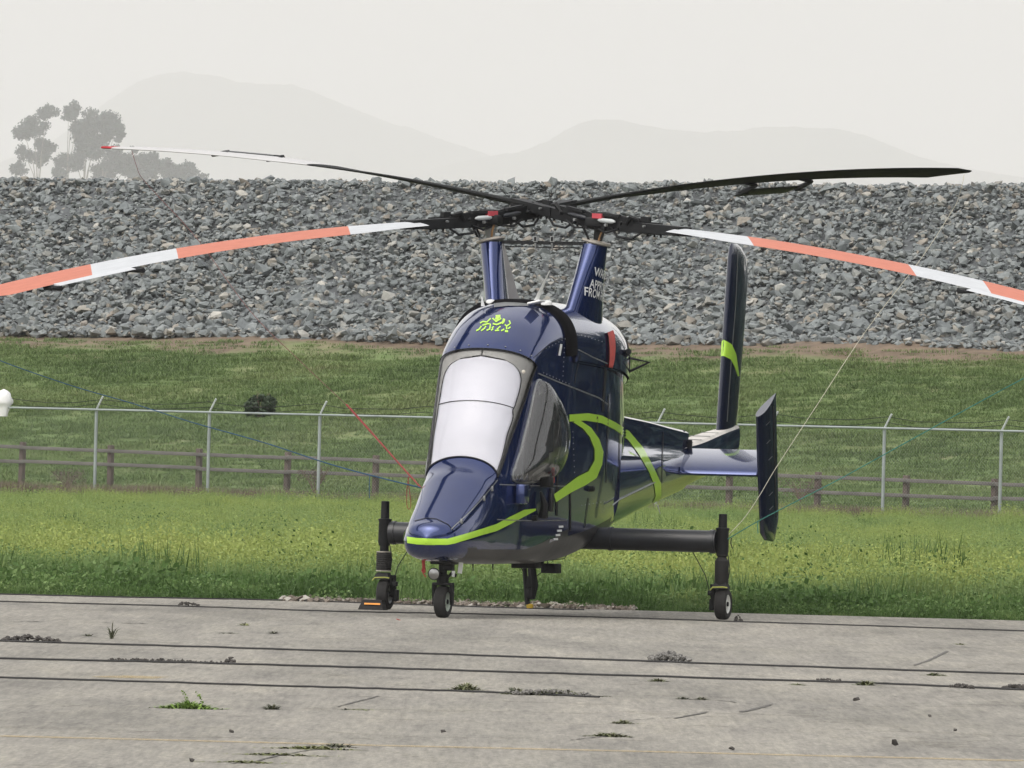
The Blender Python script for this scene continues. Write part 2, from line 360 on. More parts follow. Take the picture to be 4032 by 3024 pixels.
def stone_cloud(name, pos, size, mat, parent=None, flat=.6, seedc=None):
    Vs = []; Fs = []; Cs = []; off = 0; n_ = len(pos); which = rng.integers(0, len(bases), n_)
    for k, (bv, bf) in enumerate(bases):
        idx = np.where(which == k)[0]
        if not len(idx): continue
        sc = np.stack([rng.uniform(.75, 1.35, len(idx)), rng.uniform(.6, 1.0, len(idx)), rng.uniform(flat*.7, flat*1.3, len(idx))], 1)*size[idx][:, None]/2
        # first tilt a little, then spin about the vertical
        loc = bv[None]*sc[:, None]
        ax = rng.uniform(-.55, .55, len(idx)); ay = rng.uniform(-.55, .55, len(idx)); az = rng.uniform(0, 6.28, len(idx))
        def Rm(a, i, j):
            R_ = np.tile(np.eye(3), (len(a), 1, 1)); R_[:, i, i] = np.cos(a); R_[:, j, j] = np.cos(a); R_[:, i, j] = -np.sin(a); R_[:, j, i] = np.sin(a); return R_
        R_ = Rm(az, 0, 1) @ Rm(ax, 1, 2) @ Rm(ay, 0, 2)
        w_ = np.einsum('nij,nkj->nki', R_, loc)+pos[idx][:, None]
        Vs.append(w_.reshape(-1, 3)); nf = len(bf); nv = len(bv)
        Fs.append((bf[None]+(off+np.arange(len(idx))*nv)[:, None, None]).reshape(-1, 3)); off += len(idx)*nv
        Cs.append(np.repeat(rng.random(len(idx)), nv))
    Vs = np.concatenate(Vs); Fs = np.concatenate(Fs); Cs = np.concatenate(Cs)
    me = bpy.data.meshes.new(name); me.vertices.add(len(Vs)); me.vertices.foreach_set('co', Vs.astype(np.float32).ravel())
    me.loops.add(len(Fs)*3); me.loops.foreach_set('vertex_index', Fs.astype(np.int32).ravel())
    me.polygons.add(len(Fs)); me.polygons.foreach_set('loop_start', np.arange(len(Fs), dtype=np.int32)*3)
    me.update(calc_edges=True); me.polygons.foreach_set('use_smooth', [False]*len(Fs)); me.materials.append(mat)
    at_ = me.attributes.new('rnd', 'FLOAT', 'POINT'); at_.data.foreach_set('value', Cs.astype(np.float32))
    o = bpy.data.objects.new(name, me); COL.objects.link(o)
    if parent: o.parent = parent
    return o
N = 54000
u_ = rng.uniform(-140, -82, N); v_ = rng.uniform(126.0, 136.5, N)
z_ = np.array([tz(v) for v in v_])
pos = np.array([UV(u, v, z)[:] for u, v, z in zip(u_, v_, z_)]); sz = np.clip(rng.lognormal(-1.80, .43, N), .08, .46)
pos[:, 2] += rng.uniform(-.02, .20, N)+np.array([.06*mn.noise(Vector((u*.25, v*.4, 2))) for u, v in zip(u_, v_)]); sz = np.clip(sz*(1+.35*np.clip((130-v_)/4, -1, 1)*rng.random(N)), .07, .6)
rip = stone_cloud('riprap', pos, sz, M['stone'], levee); rip['kind'] = 'stuff'
smesh = []
for k, (bv, bf) in enumerate(bases):
    me = bpy.data.meshes.new('stone'); me.from_pydata([tuple(p*np.array((1, .85, .62))) for p in bv], [], [tuple(map(int, q)) for q in bf]); me.materials.append(M['stone1']); me.update(); smesh.append(me)
for k in range(300):
    u = random.uniform(-126, -92); v = random.uniform(126.6, 134); o = bpy.data.objects.new('stone', random.choice(smesh)); COL.objects.link(o); o.parent = levee
    o.location = UV(u, v, tz(v)+random.uniform(.06, .16)); s_ = random.uniform(.13, .23); o.scale = (s_*random.uniform(.9, 1.25), s_*random.uniform(.75, 1), s_*random.uniform(.7, 1.05))
    o.rotation_euler = (random.uniform(-.5, .5), random.uniform(-.5, .5), random.uniform(0, 6.28))
# pale half-buried stones in the dirt band
M['tan'] = simple('tan_boulder', (.36, .24, .16), .9, 0, 0, .25, 2, .4, 9)
for (px, py, w) in [(2530, 1405, .75), (2640, 1402, .5), (2600, 1412, .5), (2960, 1412, .55), (3000, 1404, .5), (3210, 1410, .55), (3465, 1412, .8), (3715, 1424, .55)]:
    p = onplane(px, py, UV(0, 125.4, 0), LN); o = bpy.data.objects.new('stone', random.choice(smesh).copy()); o.data.materials.clear(); o.data.materials.append(M['tan'])
    COL.objects.link(o); o.parent = levee; o.location = p; o.scale = (w*.55, w*.4, w*.3); o.rotation_euler = (0, 0, random.uniform(-.7, -.5))
# gravel along the verge behind the wheels
ng = 3600; gx = rng.uniform(-2.4, 1.4, ng); dd = rng.uniform(0, 1, ng)
gp = np.stack([gx, np.array([edge_y(a) for a in gx])-.1+dd*(2.2-.45*np.abs(gx)*.6), np.full(ng, -.02)], 1); gp[:, 2] += rng.uniform(0, .05, ng)
def gravelmat():
    m, n, b = newmat('verge_gravel'); a = attrval(n, 'rnd'); r = ramp(n, [(0, (.09, .075, .06)), (.4, (.17, .14, .11)), (.75, (.22, .19, .16)), (1, (.42, .4, .36))]); n.links.new(a.outputs['Fac'], r.inputs[0]); n.links.new(r.outputs[0], b.inputs['Base Color']); b.inputs['Roughness'].default_value = .9; return m
M['gravel'] = gravelmat()
gr = stone_cloud('gravel', gp, np.clip(rng.lognormal(-3.0, .45, ng), .02, .13), M['gravel']); tag(gr, 'brown gravel strip along the edge of the pavement behind the nose wheel', 'gravel', kind='stuff')

# ------------------------------------------------------------------ instanced vegetation
def clump(name, nb, rad_, h, w, lean, mat, curve=.4, leafy=False):
    vs = []; fs = []; hg = []
    for _ in range(nb):
        a = random.uniform(0, 6.283); r = rad_*math.sqrt(random.random()); x, y = r*math.cos(a), r*math.sin(a)
        H = h*random.uniform(.45, 1.1); b = random.uniform(0, 6.283); dx, dy = math.cos(b), math.sin(b); L = lean*random.uniform(.2, 1)*H
        px, py = -dy, dx; ww = w*random.uniform(.6, 1.3); base = len(vs)
        if leafy:
            # stem with small leaf faces
            hz = H*random.uniform(.25, 1); cx, cy = x+dx*L, y+dy*L; n_ = Vector((random.gauss(0, 1), random.gauss(0, 1), random.gauss(.6, 1))).normalized()
            t = n_.orthogonal().normalized(); s = n_.cross(t)
            vs += [Vector((cx, cy, hz))+t*ww, Vector((cx, cy, hz))+s*ww*.6, Vector((cx, cy, hz))-t*ww, Vector((cx, cy, hz))-s*ww*.6]; fs.append((base, base+1, base+2, base+3)); hg += [hz/h]*4
        else:
            for k, (t, wk) in enumerate(((0, 1), (.5, .85), (1, .12))):
                cx, cy, cz = x+dx*L*t**1.6, y+dy*L*t**1.6, H*(t-curve*.3*t*t)
                vs += [Vector((cx-px*ww*wk/2, cy-py*ww*wk/2, cz)), Vector((cx+px*ww*wk/2, cy+py*ww*wk/2, cz))]; hg += [t, t]
            fs += [(base, base+1, base+3, base+2), (base+2, base+3, base+5, base+4)]
    o = meshobj(name, vs, fs, mat, col=None); a_ = o.data.attributes.new('hgt', 'FLOAT', 'POINT'); a_.data.foreach_set('value', [float(x) for x in hg]); return o
def gninst(name, pts, rots, scl, tint, srcs, mat, label=None, cat=None, parent=None, squash=None):
    me = bpy.data.meshes.new(name); me.vertices.add(len(pts)); me.vertices.foreach_set('co', np.asarray(pts, np.float32).ravel())
    for nm, ar in (('rotz', rots), ('scl', scl), ('tint', tint)):
        a_ = me.attributes.new(nm, 'FLOAT', 'POINT'); a_.data.foreach_set('value', np.asarray(ar, np.float32))
    a_ = me.attributes.new('pick', 'INT', 'POINT'); a_.data.foreach_set('value', rng.integers(0, len(srcs), len(pts)).astype(np.int32))
    me.materials.append(mat)
    o = bpy.data.objects.new(name, me); COL.objects.link(o)
    cl = bpy.data.collections.new(name+'_source')
    for s_ in srcs: cl.objects.link(s_)
    g = bpy.data.node_groups.new(name, 'GeometryNodeTree'); g.interface.new_socket('Geometry', in_out='INPUT', socket_type='NodeSocketGeometry'); g.interface.new_socket('Geometry', in_out='OUTPUT', socket_type='NodeSocketGeometry')
    N_ = g.nodes.new; gi = N_('NodeGroupInput'); go = N_('NodeGroupOutput'); ip = N_('GeometryNodeInstanceOnPoints'); ci = N_('GeometryNodeCollectionInfo')
    ci.inputs[0].default_value = cl; ci.inputs['Separate Children'].default_value = True; ci.inputs['Reset Children'].default_value = True
    def na(nm, t):
        x = N_('GeometryNodeInputNamedAttribute'); x.data_type = t; x.inputs[0].default_value = nm; return x.outputs[0]
    cx = N_('ShaderNodeCombineXYZ'); g.links.new(na('rotz', 'FLOAT'), cx.inputs[2])
    g.links.new(gi.outputs[0], ip.inputs['Points']); g.links.new(ci.outputs[0], ip.inputs['Instance']); ip.inputs['Pick Instance'].default_value = True
    g.links.new(na('pick', 'INT'), ip.inputs['Instance Index']); g.links.new(cx.outputs[0], ip.inputs['Rotation'])
    g.links.new(na('scl', 'FLOAT'), ip.inputs['Scale']); g.links.new(ip.outputs[0], go.inputs[0])
    md = o.modifiers.new('scatter', 'NODES'); md.node_group = g
    if parent: o.parent = parent
    return tag(o, label, cat, kind='stuff')
def nz(x, y, s, o=0): return mn.noise(Vector((x*s, y*s, o)))
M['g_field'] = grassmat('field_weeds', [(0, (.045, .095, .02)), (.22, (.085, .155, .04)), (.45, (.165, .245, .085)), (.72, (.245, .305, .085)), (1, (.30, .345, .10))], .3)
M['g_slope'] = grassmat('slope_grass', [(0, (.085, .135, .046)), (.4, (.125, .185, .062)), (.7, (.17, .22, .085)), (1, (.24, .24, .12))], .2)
src_tall = [clump('weed_clump', 90, .32, .48, .012, .35, M['g_field']) for _ in range(3)]+[clump('weed_clump', 130, .33, .5, .018, .25, M['g_field'], leafy=True) for _ in range(4)]
src_low = [clump('grass_tuft', 90, .28, .30, .011, .5, M['g_field']) for _ in range(3)]+[clump('leaf_tuft', 90, .26, .26, .03, .3, M['g_field'], leafy=True) for _ in range(3)]
pts = []; rz = []; sc = []; ti = []; lp = []; lr = []; ls = []; lt = []
def field_ok(x, y):
    v = Vector((x, y, 0)).dot(LN); return v < 102.5
for _ in range(60000):
    # depth beyond the verge, denser near
    d = 130*random.random()**1.35; y0 = 5+d
    D = 120+y0; hw = D*2016/FPX+1.2; x = random.uniform(-hw, hw); y = edge_y(x)+.15+d
    if not field_ok(x, y): continue
    z = tz(Vector((x, y, 0)).dot(LN))-.01
    n1 = nz(x, y*.35, .35, 1); n2 = nz(x, y*.3, 1.3, 4)
    dd_ = d+2.5*n2+2*n1
    if d < 9 and random.random() < (1-d/9)*.8:
        if random.random() < .55: continue
    if dd_ < 3.2:
        if -2.4 < x < 1.2 and d < 1.6+.5*n2 and random.random() < .9: continue
        if len(lp) < 9000:
            lp.append((x, y, z)); lr.append(random.uniform(0, 6.28)); ls.append(random.uniform(.6, 1.25)*(1.4 if random.random() < .05 else 1)*(1+.6*n2)*min(1, .45+d*.3)); lt.append(min(1, max(0, .22+.35*n1+random.gauss(0, .1))))
        continue
    zone = min(1, max(0, (dd_-3)/7)); far = min(1, max(0, (d-18)/40))
    t = (.35+.40*zone-.17*far)+.26*n1+.14*n2+random.gauss(0, .05)
    sz_ = random.uniform(.6, 1.1)*(1+.45*n2)*(1-.25*far)
    if random.random() < .003: t = random.uniform(0, .12); sz_ *= 1.45
    pts.append((x, y, z)); rz.append(random.uniform(0, 6.28)); sc.append(sz_); ti.append(min(1, max(0, t)))
for _ in range(6000):
    x = random.uniform(-6.4, 6.6); d = abs(random.gauss(0, 1.6)); y = edge_y(x)+.08+d
    if -2.4 < x < 1.2 and d < 1.3 and random.random() < .92: continue
    n2 = nz(x, y, 1.3, 4); lp.append((x, y, -.06)); lr.append(random.uniform(0, 6.28)); ls.append(random.uniform(.35, 1.0)*min(1, .4+d*.5)*(1+.6*n2)); lt.append(min(1, max(0, .2+.5*nz(x, y, .7, 1)+random.gauss(0, .1))))
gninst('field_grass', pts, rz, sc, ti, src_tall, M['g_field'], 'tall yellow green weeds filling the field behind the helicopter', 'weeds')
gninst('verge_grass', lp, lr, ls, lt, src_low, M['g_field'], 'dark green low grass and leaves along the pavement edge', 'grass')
src_s = [clump('slope_tuft', 60, .3, .085, .014, 1.1, M['g_slope']) for _ in range(4)]
sp = []; sr = []; ss = []; st = []
for _ in range(34000):
    v = 102+23.6*random.random()**.9; u = random.uniform(-13.5, 13.5)/.766-v*.839
    n1 = nz(u, v, .25, 7); n2 = nz(u, v, 1.1, 9)
    if v > 124.2+1.3*n1 and random.random() < .8: continue
    dz = .22*mn.noise(Vector((u*.18, v*.25, 0)))+.09*mn.noise(Vector((u*.7, v*.9, 5)))
    sp.append(UV(u, v, tz(v)+dz-.02)[:]); sr.append(random.uniform(0, 6.28)); ss.append(random.uniform(.5, 1.3)*(1+.5*n2)); st.append(min(1, max(0, .42+.42*n1+.18*n2+random.gauss(0, .07))))
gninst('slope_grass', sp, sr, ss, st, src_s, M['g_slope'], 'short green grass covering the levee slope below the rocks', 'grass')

M['g_dry'] = grassmat('dry_verge_grass', [(0, (.10, .075, .06)), (.5, (.16, .125, .10)), (1, (.20, .19, .10))], .15)
src_d = [clump('dry_tuft', 70, .35, .34, .012, .6, M['g_dry']) for _ in range(3)]
dp = []
for _ in range(2600):
    v = random.uniform(100.4, 102.4); u = random.uniform(-12, 12)/.766-v*.839
    if mn.noise(Vector((u*.25, 3, 1))) < -.12 and random.random() < .7: continue
    dp.append(UV(u, v, tz(v))[:])
gninst('dry_grass', dp, [random.uniform(0, 6.28) for _ in dp], [random.uniform(.4, 1.15) for _ in dp], [random.random() for _ in dp], src_d, M['g_dry'], 'brown dry grass along the foot of the two fences', 'grass')

# ------------------------------------------------------------------ far hills, trees
def hillmat():
    m, n, b = newmat('distant_hillside'); no = noisy(n, .0025, 8, .7); r = ramp(n, [(.3, (.03, .05, .025)), (.7, (.09, .095, .05))]); n.links.new(no.outputs[0], r.inputs[0]); n.links.new(r.outputs[0], b.inputs['Base Color']); b.inputs['Roughness'].default_value = 1; return m
M['hill'] = hillmat()
def ridge(name, Y, sky_pts, width, label):
    sk = sorted(sky_pts); px = np.arange(sk[0][0], sk[-1][0]+1, 12); py = np.interp(px, [a for a, b in sk], [b for a, b in sk])
    V = []; F_ = []; rows = 15; n_ = len(px)
    for i in range(n_):
        q = py[i]+5*mn.noise(Vector((px[i]*.02, Y, 0)))+3*mn.noise(Vector((px[i]*.09, Y, 3)))
        p = at(float(px[i]), float(q), Y-120)
        for j in range(rows):
            t = (j-7)/7; h = max(0, (1-abs(t)**1.4)); k = 1+.12*mn.noise(Vector((p.x*.01, t*4, Y)))*(1 if j not in (7,) else 0)
            V.append((p.x, p.y+t*width, -1+(p.z+1)*h*min(1, k)))
    for i in range(n_-1):
        for j in range(rows-1): F_.append((i*rows+j, (i+1)*rows+j, (i+1)*rows+j+1, i*rows+j+1))
    o = meshobj(name, V, F_, M['hill'], smooth=180); return tag(o, kind='structure')
ridge('hills', 33000, [(-3600, 760), (-1500, 700), (0, 640), (200, 560), (300, 490), (380, 430), (430, 395), (480, 360), (560, 312), (640, 290), (720, 283), (860, 300), (950, 325), (1080, 333), (1150, 330), (1250, 368), (1350, 410), (1450, 450), (1550, 490), (1600, 497), (1700, 535), (1800, 570), (1900, 600), (2100, 680), (2600, 780), (3500, 900)], 1100, None)
ridge('hills', 30500, [(900, 900), (1500, 720), (1800, 640), (1990, 604), (2050, 597), (2150, 560), (2230, 510), (2300, 480), (2350, 470), (2450, 472), (2520, 490), (2620, 508), (2750, 520), (2900, 515), (3000, 500), (3150, 500), (3300, 508), (3400, 530), (3500, 570), (3600, 610), (3700, 640), (3850, 670), (4032, 700), (4600, 740), (7600, 800)], 1000, None)
TY = 7400
# rise of ground that the far trees stand on
V = []; F_ = []
for i, x in enumerate(np.linspace(-700, 700, 40)):
    for j, y in enumerate(np.linspace(6700, 8200, 20)):
        h = 154*max(0, math.sin(math.pi*j/19))**.8*(1-.0004*abs(x)); V.append((x, y, -1+h))
for i in range(39):
    for j in range(19): F_.append((i*20+j, (i+1)*20+j, (i+1)*20+j+1, i*20+j+1))
tag(meshobj('terrain', V, F_, M['hill'], smooth=180), kind='structure')
M['leaf'] = simple('eucalyptus_leaves', (.022, .045, .042), .7, 0, 0, .5, .15); M['bark'] = simple('pale_bark', (.22, .2, .17), .9, 0, 0, .3, .4)
def crown(cents, nleaf, size, soft=False):
    v = []; f = []
    tot = sum(c[3]**2 for c in cents)
    for (cx, cy, cz, cr_) in cents:
        for _ in range(int(nleaf*cr_**2/tot)):
            d = Vector((random.gauss(0, 1), random.gauss(0, 1), random.gauss(0, 1))).normalized()*cr_*(min(1.3, abs(random.gauss(0, .75))) if soft else random.random()**.45)
            p = Vector((cx, cy, cz))+Vector((d.x*1.05, d.y, d.z*.85)); n_ = Vector((random.gauss(0, 1), random.gauss(0, 1), random.gauss(0, 1))).normalized(); a = n_.orthogonal().normalized()*size*random.uniform(.5, 1.3); b = n_.cross(a.normalized())*size*random.uniform(.4, 1)
            i = len(v); v += [p+a, p+b, p-a, p-b]; f.append((i, i+1, i+2, i+3))
    return v, f
def fartree(base_px, base_py, limbs, label, Y=TY-120, nleaf=2600, trunk_r=.45, name='eucalyptus_tree'):
    """limbs: list of (px,py,radius_px) crown lobes"""
    b = at(base_px, base_py, Y); b.z = 147.0
    r = empty(name, b, label, 'tree', 'far trees on the skyline')
    mb = MB(); cents = []
    pxm = (Y+120)/FPX
    for (px, py, rp) in limbs:
        dy = random.uniform(-6, 6); c = at(px, py, Y+dy)-b; cents += [(c.x, c.y, c.z, rp*pxm)]
        cents[-1] = (c.x, c.y, c.z, rp*pxm*.7)
        for _ in range(20):
            w = random.uniform(0, 6.28); q = rp*pxm*random.uniform(.3, 1.05); cents.append((c.x+math.cos(w)*q, c.y+random.uniform(-1, 1)*q, c.z+math.sin(w)*q*.8, rp*pxm*random.uniform(.25, .5)))
        mid = Vector((c.x*.35, c.y*.3, c.z*.5)); mb.tube([Vector((random.uniform(-.3, .3), 0, -1)), mid, Vector((c.x*.8, c.y*.8, c.z*.85)), c], [trunk_r, trunk_r*.6, trunk_r*.35, trunk_r*.12], 6)
    mb.build('trunk', M['bark'], r)
    v, f = crown(cents, int(nleaf*2.6), .85, True); meshobj('crown', v, f, M['leaf'], r)
    return r
fartree(150, 735, [(185, 440, 34), (130, 500, 45), (95, 520, 35), (175, 570, 35), (95, 600, 30), (150, 620, 40), (70, 660, 30)], 'leftmost hazy eucalyptus with a domed crown, beyond the levee', nleaf=5200)
fartree(262, 735, [(285, 425, 28), (270, 450, 30), (300, 500, 26), (250, 640, 34), (235, 680, 28)], 'slender hazy eucalyptus with a high crown, second from the left beyond the levee', nleaf=3000)
fartree(330, 735, [(355, 470, 40), (340, 520, 50), (370, 580, 55), (330, 600, 40), (300, 640, 34), (400, 500, 30)], 'dense hazy eucalyptus in the middle of the far grove', nleaf=5200)
fartree(400, 735, [(430, 480, 38), (455, 510, 32), (410, 540, 26), (480, 530, 16), (465, 550, 14)], 'hazy eucalyptus with a crown leaning right, above the red blade tip', nleaf=2600)
fartree(440, 735, [(450, 640, 50), (400, 680, 45), (500, 650, 45), (455, 600, 26)], 'broad low hazy tree just right of the eucalyptus grove', nleaf=4200, name='distant_tree')
fartree(570, 735, [(570, 640, 45), (540, 680, 45), (620, 670, 42), (530, 590, 14), (605, 615, 20)], 'rounded hazy tree under the far white rotor blade', nleaf=4200, name='distant_tree')
fartree(700, 740, [(690, 680, 45), (740, 680, 38), (655, 650, 25), (745, 655, 20), (790, 710, 28)], 'lowest hazy tree, rightmost of the far grove', nleaf=3800, name='distant_tree')

wb = []  # tree belt added out of view so the fuselage side mirrors something dark
for _ in range(900):
    t = random.random(); x, y = 12.5+17*t, 48-74*t; hh = random.uniform(3, 9.5)
    wb.append((x+random.uniform(0, 6), y+random.gauss(0, 2), random.uniform(0, hh), random.uniform(.7, 1.6)))
vv, ff_ = crown(wb, 30000, .5); ob = meshobj('added_tree_belt', vv, ff_, M['leaf']); tag(ob, 'dark belt of trees added out of frame to the right for the fuselage to mirror', 'added_tree_belt', kind='stuff')

# ------------------------------------------------------------------ fences
M['galv'] = simple('galvanised_steel', (.30, .335, .335), .45, .35, 0, .15, 2); M['wood'] = simple('weathered_wood', (.10, .075, .065), .9, 0, 0, .3, 1.5, .3, 20)
M['railw'] = simple('weathered_rail', (.13, .12, .112), .9, 0, 0, .25, 1.5, .3, 20)
fr = empty('chain_link_fence', UV(-105, 101, .2), 'tall galvanised chain link fence with angled barb arms across the field', 'fence')
def fpl(px, py, v): return onplane(px, py, UV(0, v, 0), LN)
ua = fpl(380, 1615, 101).dot(LD); ub = fpl(3944, 1697, 101).dot(LD); du = (ub-ua)/8
def rail_y(px): return 1604+95*px/4032
def uz(px, v): p = fpl(px, rail_y(px), v); return p.dot(LD), p.z
u0, z0 = uz(0, 101); u1, z1 = uz(4032, 101)
def railz(u): return z0+(z1-z0)*(u-u0)/(u1-u0)
inv = Matrix.Translation(-fr.location)
def fb(mb, name, mats, parent, root, smooth=40, kind=None):
    mb.v = [p-root.location for p in mb.v]; o = mb.build(name, mats, parent, smooth)
    if kind: o['kind'] = kind
    return o
kk = [-520, -70, 380, 825, 1260, 1714, 2150, 2590, 3035, 3483, 3944, 4400, 4860]
for k in kk:
    u = uz(k, 101)[0]; mb = MB(); g = tz(101); mb.tube([UV(u, 101, -.2), UV(u, 101, railz(u)+.02)], .036, 8); pst = fb(mb, 'post', M['galv'], fr, fr)
    mb = MB(); a = UV(u, 101, railz(u)); mb.tube([a, a+Vector((.14, -.1, .3))], .022, 6); fb(mb, 'barb_arm', M['armw'], fr, fr)
mb = MB(); mb.tube([UV(ua-3*du, 100.93, railz(ua-3*du)), UV(ua+12*du, 100.93, railz(ua+12*du))], .024, 8); fb(mb, 'top_rail', M['galv'], fr, fr)
mb = MB()
for s_ in (.12, .24):
    p_ = []
    for k in np.arange(-3, 12.01, .25):
        u = ua+k*du; q = k-math.floor(k); p_.append(UV(u, 101, railz(u)+s_)+Vector((.14*s_/.3, -.1*s_/.3, -.1*4*q*(1-q)+.02*random.uniform(-1, 1))))
    mb.tube(p_, .006, 4, cap=False)
fb(mb, 'barbed_wire', M['black'], fr, fr)
mb = MB(); ul, uh = ua-.6*du, ua+9.2*du; H = 1.95; st_ = .075
k = ul-H
wv = []; wf = []
while k < uh:
    for sg in (1, -1):
        a0, a1 = (k, k+H) if sg > 0 else (k+H, k)
        p = UV(a0, 101.03, .2); q = UV(a1, 101.03, .2+H); d_ = UV(0, 0, 0)+LD*.0012; b_ = len(wv); wv += [p-d_, p+d_, q+d_, q-d_]; wf.append((b_, b_+1, b_+2, b_+3))
    k += st_
o = meshobj('chain_link_mesh', [p-fr.location for p in wv], wf, M['galv'], fr); o['kind'] = 'stuff'
# wooden rail fence behind
wr = empty('wooden_rail_fence', UV(-105, 104, .2), 'low brown wooden post and rail fence behind the chain link fence', 'fence')
for k in range(-1, 14):
    px = 87+348*k; ty = 1740+145*(px-87)/3828; p = fpl(px, ty, 104.0); q = fpl(px, ty+185, 104.0)
    mb = MB(); mb.box((p+q)/2, (.115, .115, (p-q).length), Matrix.Rotation(rad(-40+random.uniform(-6, 6)), 4, 'Z') @ Matrix.Rotation(random.uniform(-.03, .03), 4, 'X'), bev=.012); fb(mb, 'post', M['wood'], wr, wr)
    if k < 13:
        px2 = px+348; ty2 = ty+145*348/3828
        for off in (22, 78):
            a = fpl(px, ty+off, 103.9); b_ = fpl(px2, ty2+off, 103.9); t = b_-a; L_ = t.length; ang = math.atan2(t.y, t.x); pit = math.asin(t.z/L_)
            mb = MB(); mb.box((a+b_)/2+Vector((0, 0, random.uniform(-.015, .015))), (L_+.06, .05, .078), Matrix.Rotation(ang, 4, 'Z') @ Matrix.Rotation(-pit, 4, 'Y'), bev=.008); fb(mb, 'rail', M['railw'], wr, wr)
# white plastic bag caught on the fence
bagc = fpl(14, 1590, 100.9); mb = MB(); rows = []
for i in range(17):
    t = i/16; zc = .33*(1-t)-.28*t; rr_ = .005+.19*math.sin(math.pi*min(1, t*1.25))**.6 if t < .62 else .19*math.sin(math.pi*.775)**.6*(1-(t-.62)/.38*.35)
    row = []
    for k in range(22):
        a = 6.283*k/22; q = rr_*(1+.18*mn.noise(Vector((math.cos(a)*2, math.sin(a)*2, t*5)))+.1*mn.noise(Vector((math.cos(a)*6, math.sin(a)*6, t*11)))); row.append(Vector((q*math.cos(a), q*math.sin(a)*.7, zc)))
    rows.append(row)
mb.loft(rows, True, True); bag = mb.build('plastic_bag', simple('thin_white_plastic', (.75, .75, .76), .4, 0, 0, .06, 4, .3, 12), None, 60); bag.location = bagc
tag(bag, 'crumpled white plastic bag snagged on the chain link fence at the left edge', 'bag')
# bush on the slope and dry weeds at the fence foot
def bush(name, px, py, v, w, h, n_, mat, label, cat, size=.035, grp=None):
    p = fpl(px, py, v)
    if name == 'bush':
        for vv_ in np.arange(102, 124, .1):
            p = fpl(px, py, vv_); u_q = p.dot(LD)
            if p.z <= tz(vv_)+.22*mn.noise(Vector((u_q*.18, vv_*.25, 0)))+.09*mn.noise(Vector((u_q*.7, vv_*.9, 5)))+.03: break
    r = empty(name, p, label, cat, grp); c = []
    for _ in range(14): c.append((random.uniform(-.5, .5)*w*.8, random.uniform(-.3, .3)*w, random.uniform(.2, .85)*h, w*random.uniform(.14, .26)))
    vv, ff = crown(c, n_, size); meshobj('foliage', vv, ff, mat, r)
    mb = MB()
    for _ in range(9): a = random.uniform(-1, 1); mb.tube([(0, 0, -.05), (a*w*.2, 0, h*.4), (a*w*.45, random.uniform(-.1, .1), h*random.uniform(.7, 1.05))], [.012, .008, .004], 4)
    mb.build('stem', M['bark2'], r); return r
M['bark2'] = simple('dry_stem', (.16, .11, .09), .9, 0, 0, .2, 6); M['bushleaf'] = simple('dark_bush_leaves', (.035, .06, .028), .7, 0, 0, .4, 3); M['drytwig'] = simple('dry_twigs', (.12, .085, .075), .9, 0, 0, .3, 3)
bush('bush', 1018, 1648, 107, .70, .62, 3600, M['bushleaf'], 'small dark round bush on the grass slope behind the fence rail', 'bush')
bush('dry_weed', 1240, 1935, 101.6, .8, .55, 700, M['drytwig'], 'grey brown dry weed at the foot of the third fence post from the left', 'weed', .018, 'dry weeds at the fence foot')
bush('dry_weed', 265, 1915, 101.8, .8, .4, 600, M['drytwig'], 'grey brown dry weed between the two leftmost wooden posts', 'weed', .018, 'dry weeds at the fence foot')
bush('dry_weed', 3150, 1965, 101.8, 1.0, .4, 600, M['drytwig'], 'reddish dry weed just right of the helicopter end fin', 'weed', .018, 'dry weeds at the fence foot')

# ------------------------------------------------------------------ helicopter
HE = empty('helicopter', mat=HM, label='dark blue and lime twin rotor helicopter parked nose-on with its blades tied down', cat='helicopter')
def cat_rom(rows, k):
    """rows: list of equal length float lists; returns finely interpolated rows"""
    A = np.array(rows, float); out = []; n = len(A)
    for i in range(n-1):
        p0, p1, p2, p3 = A[max(i-1, 0)], A[i], A[i+1], A[min(i+2, n-1)]
        if i == 0: p0 = 2*p1-p2
        if i == n-2: p3 = 2*p2-p1
        for j in range(k):
            t = j/k; out.append(.5*((2*p1)+(-p0+p2)*t+(2*p0-5*p1+4*p2-p3)*t*t+(-p0+3*p1-3*p2+p3)*t**3))
    out.append(A[-1]); return out
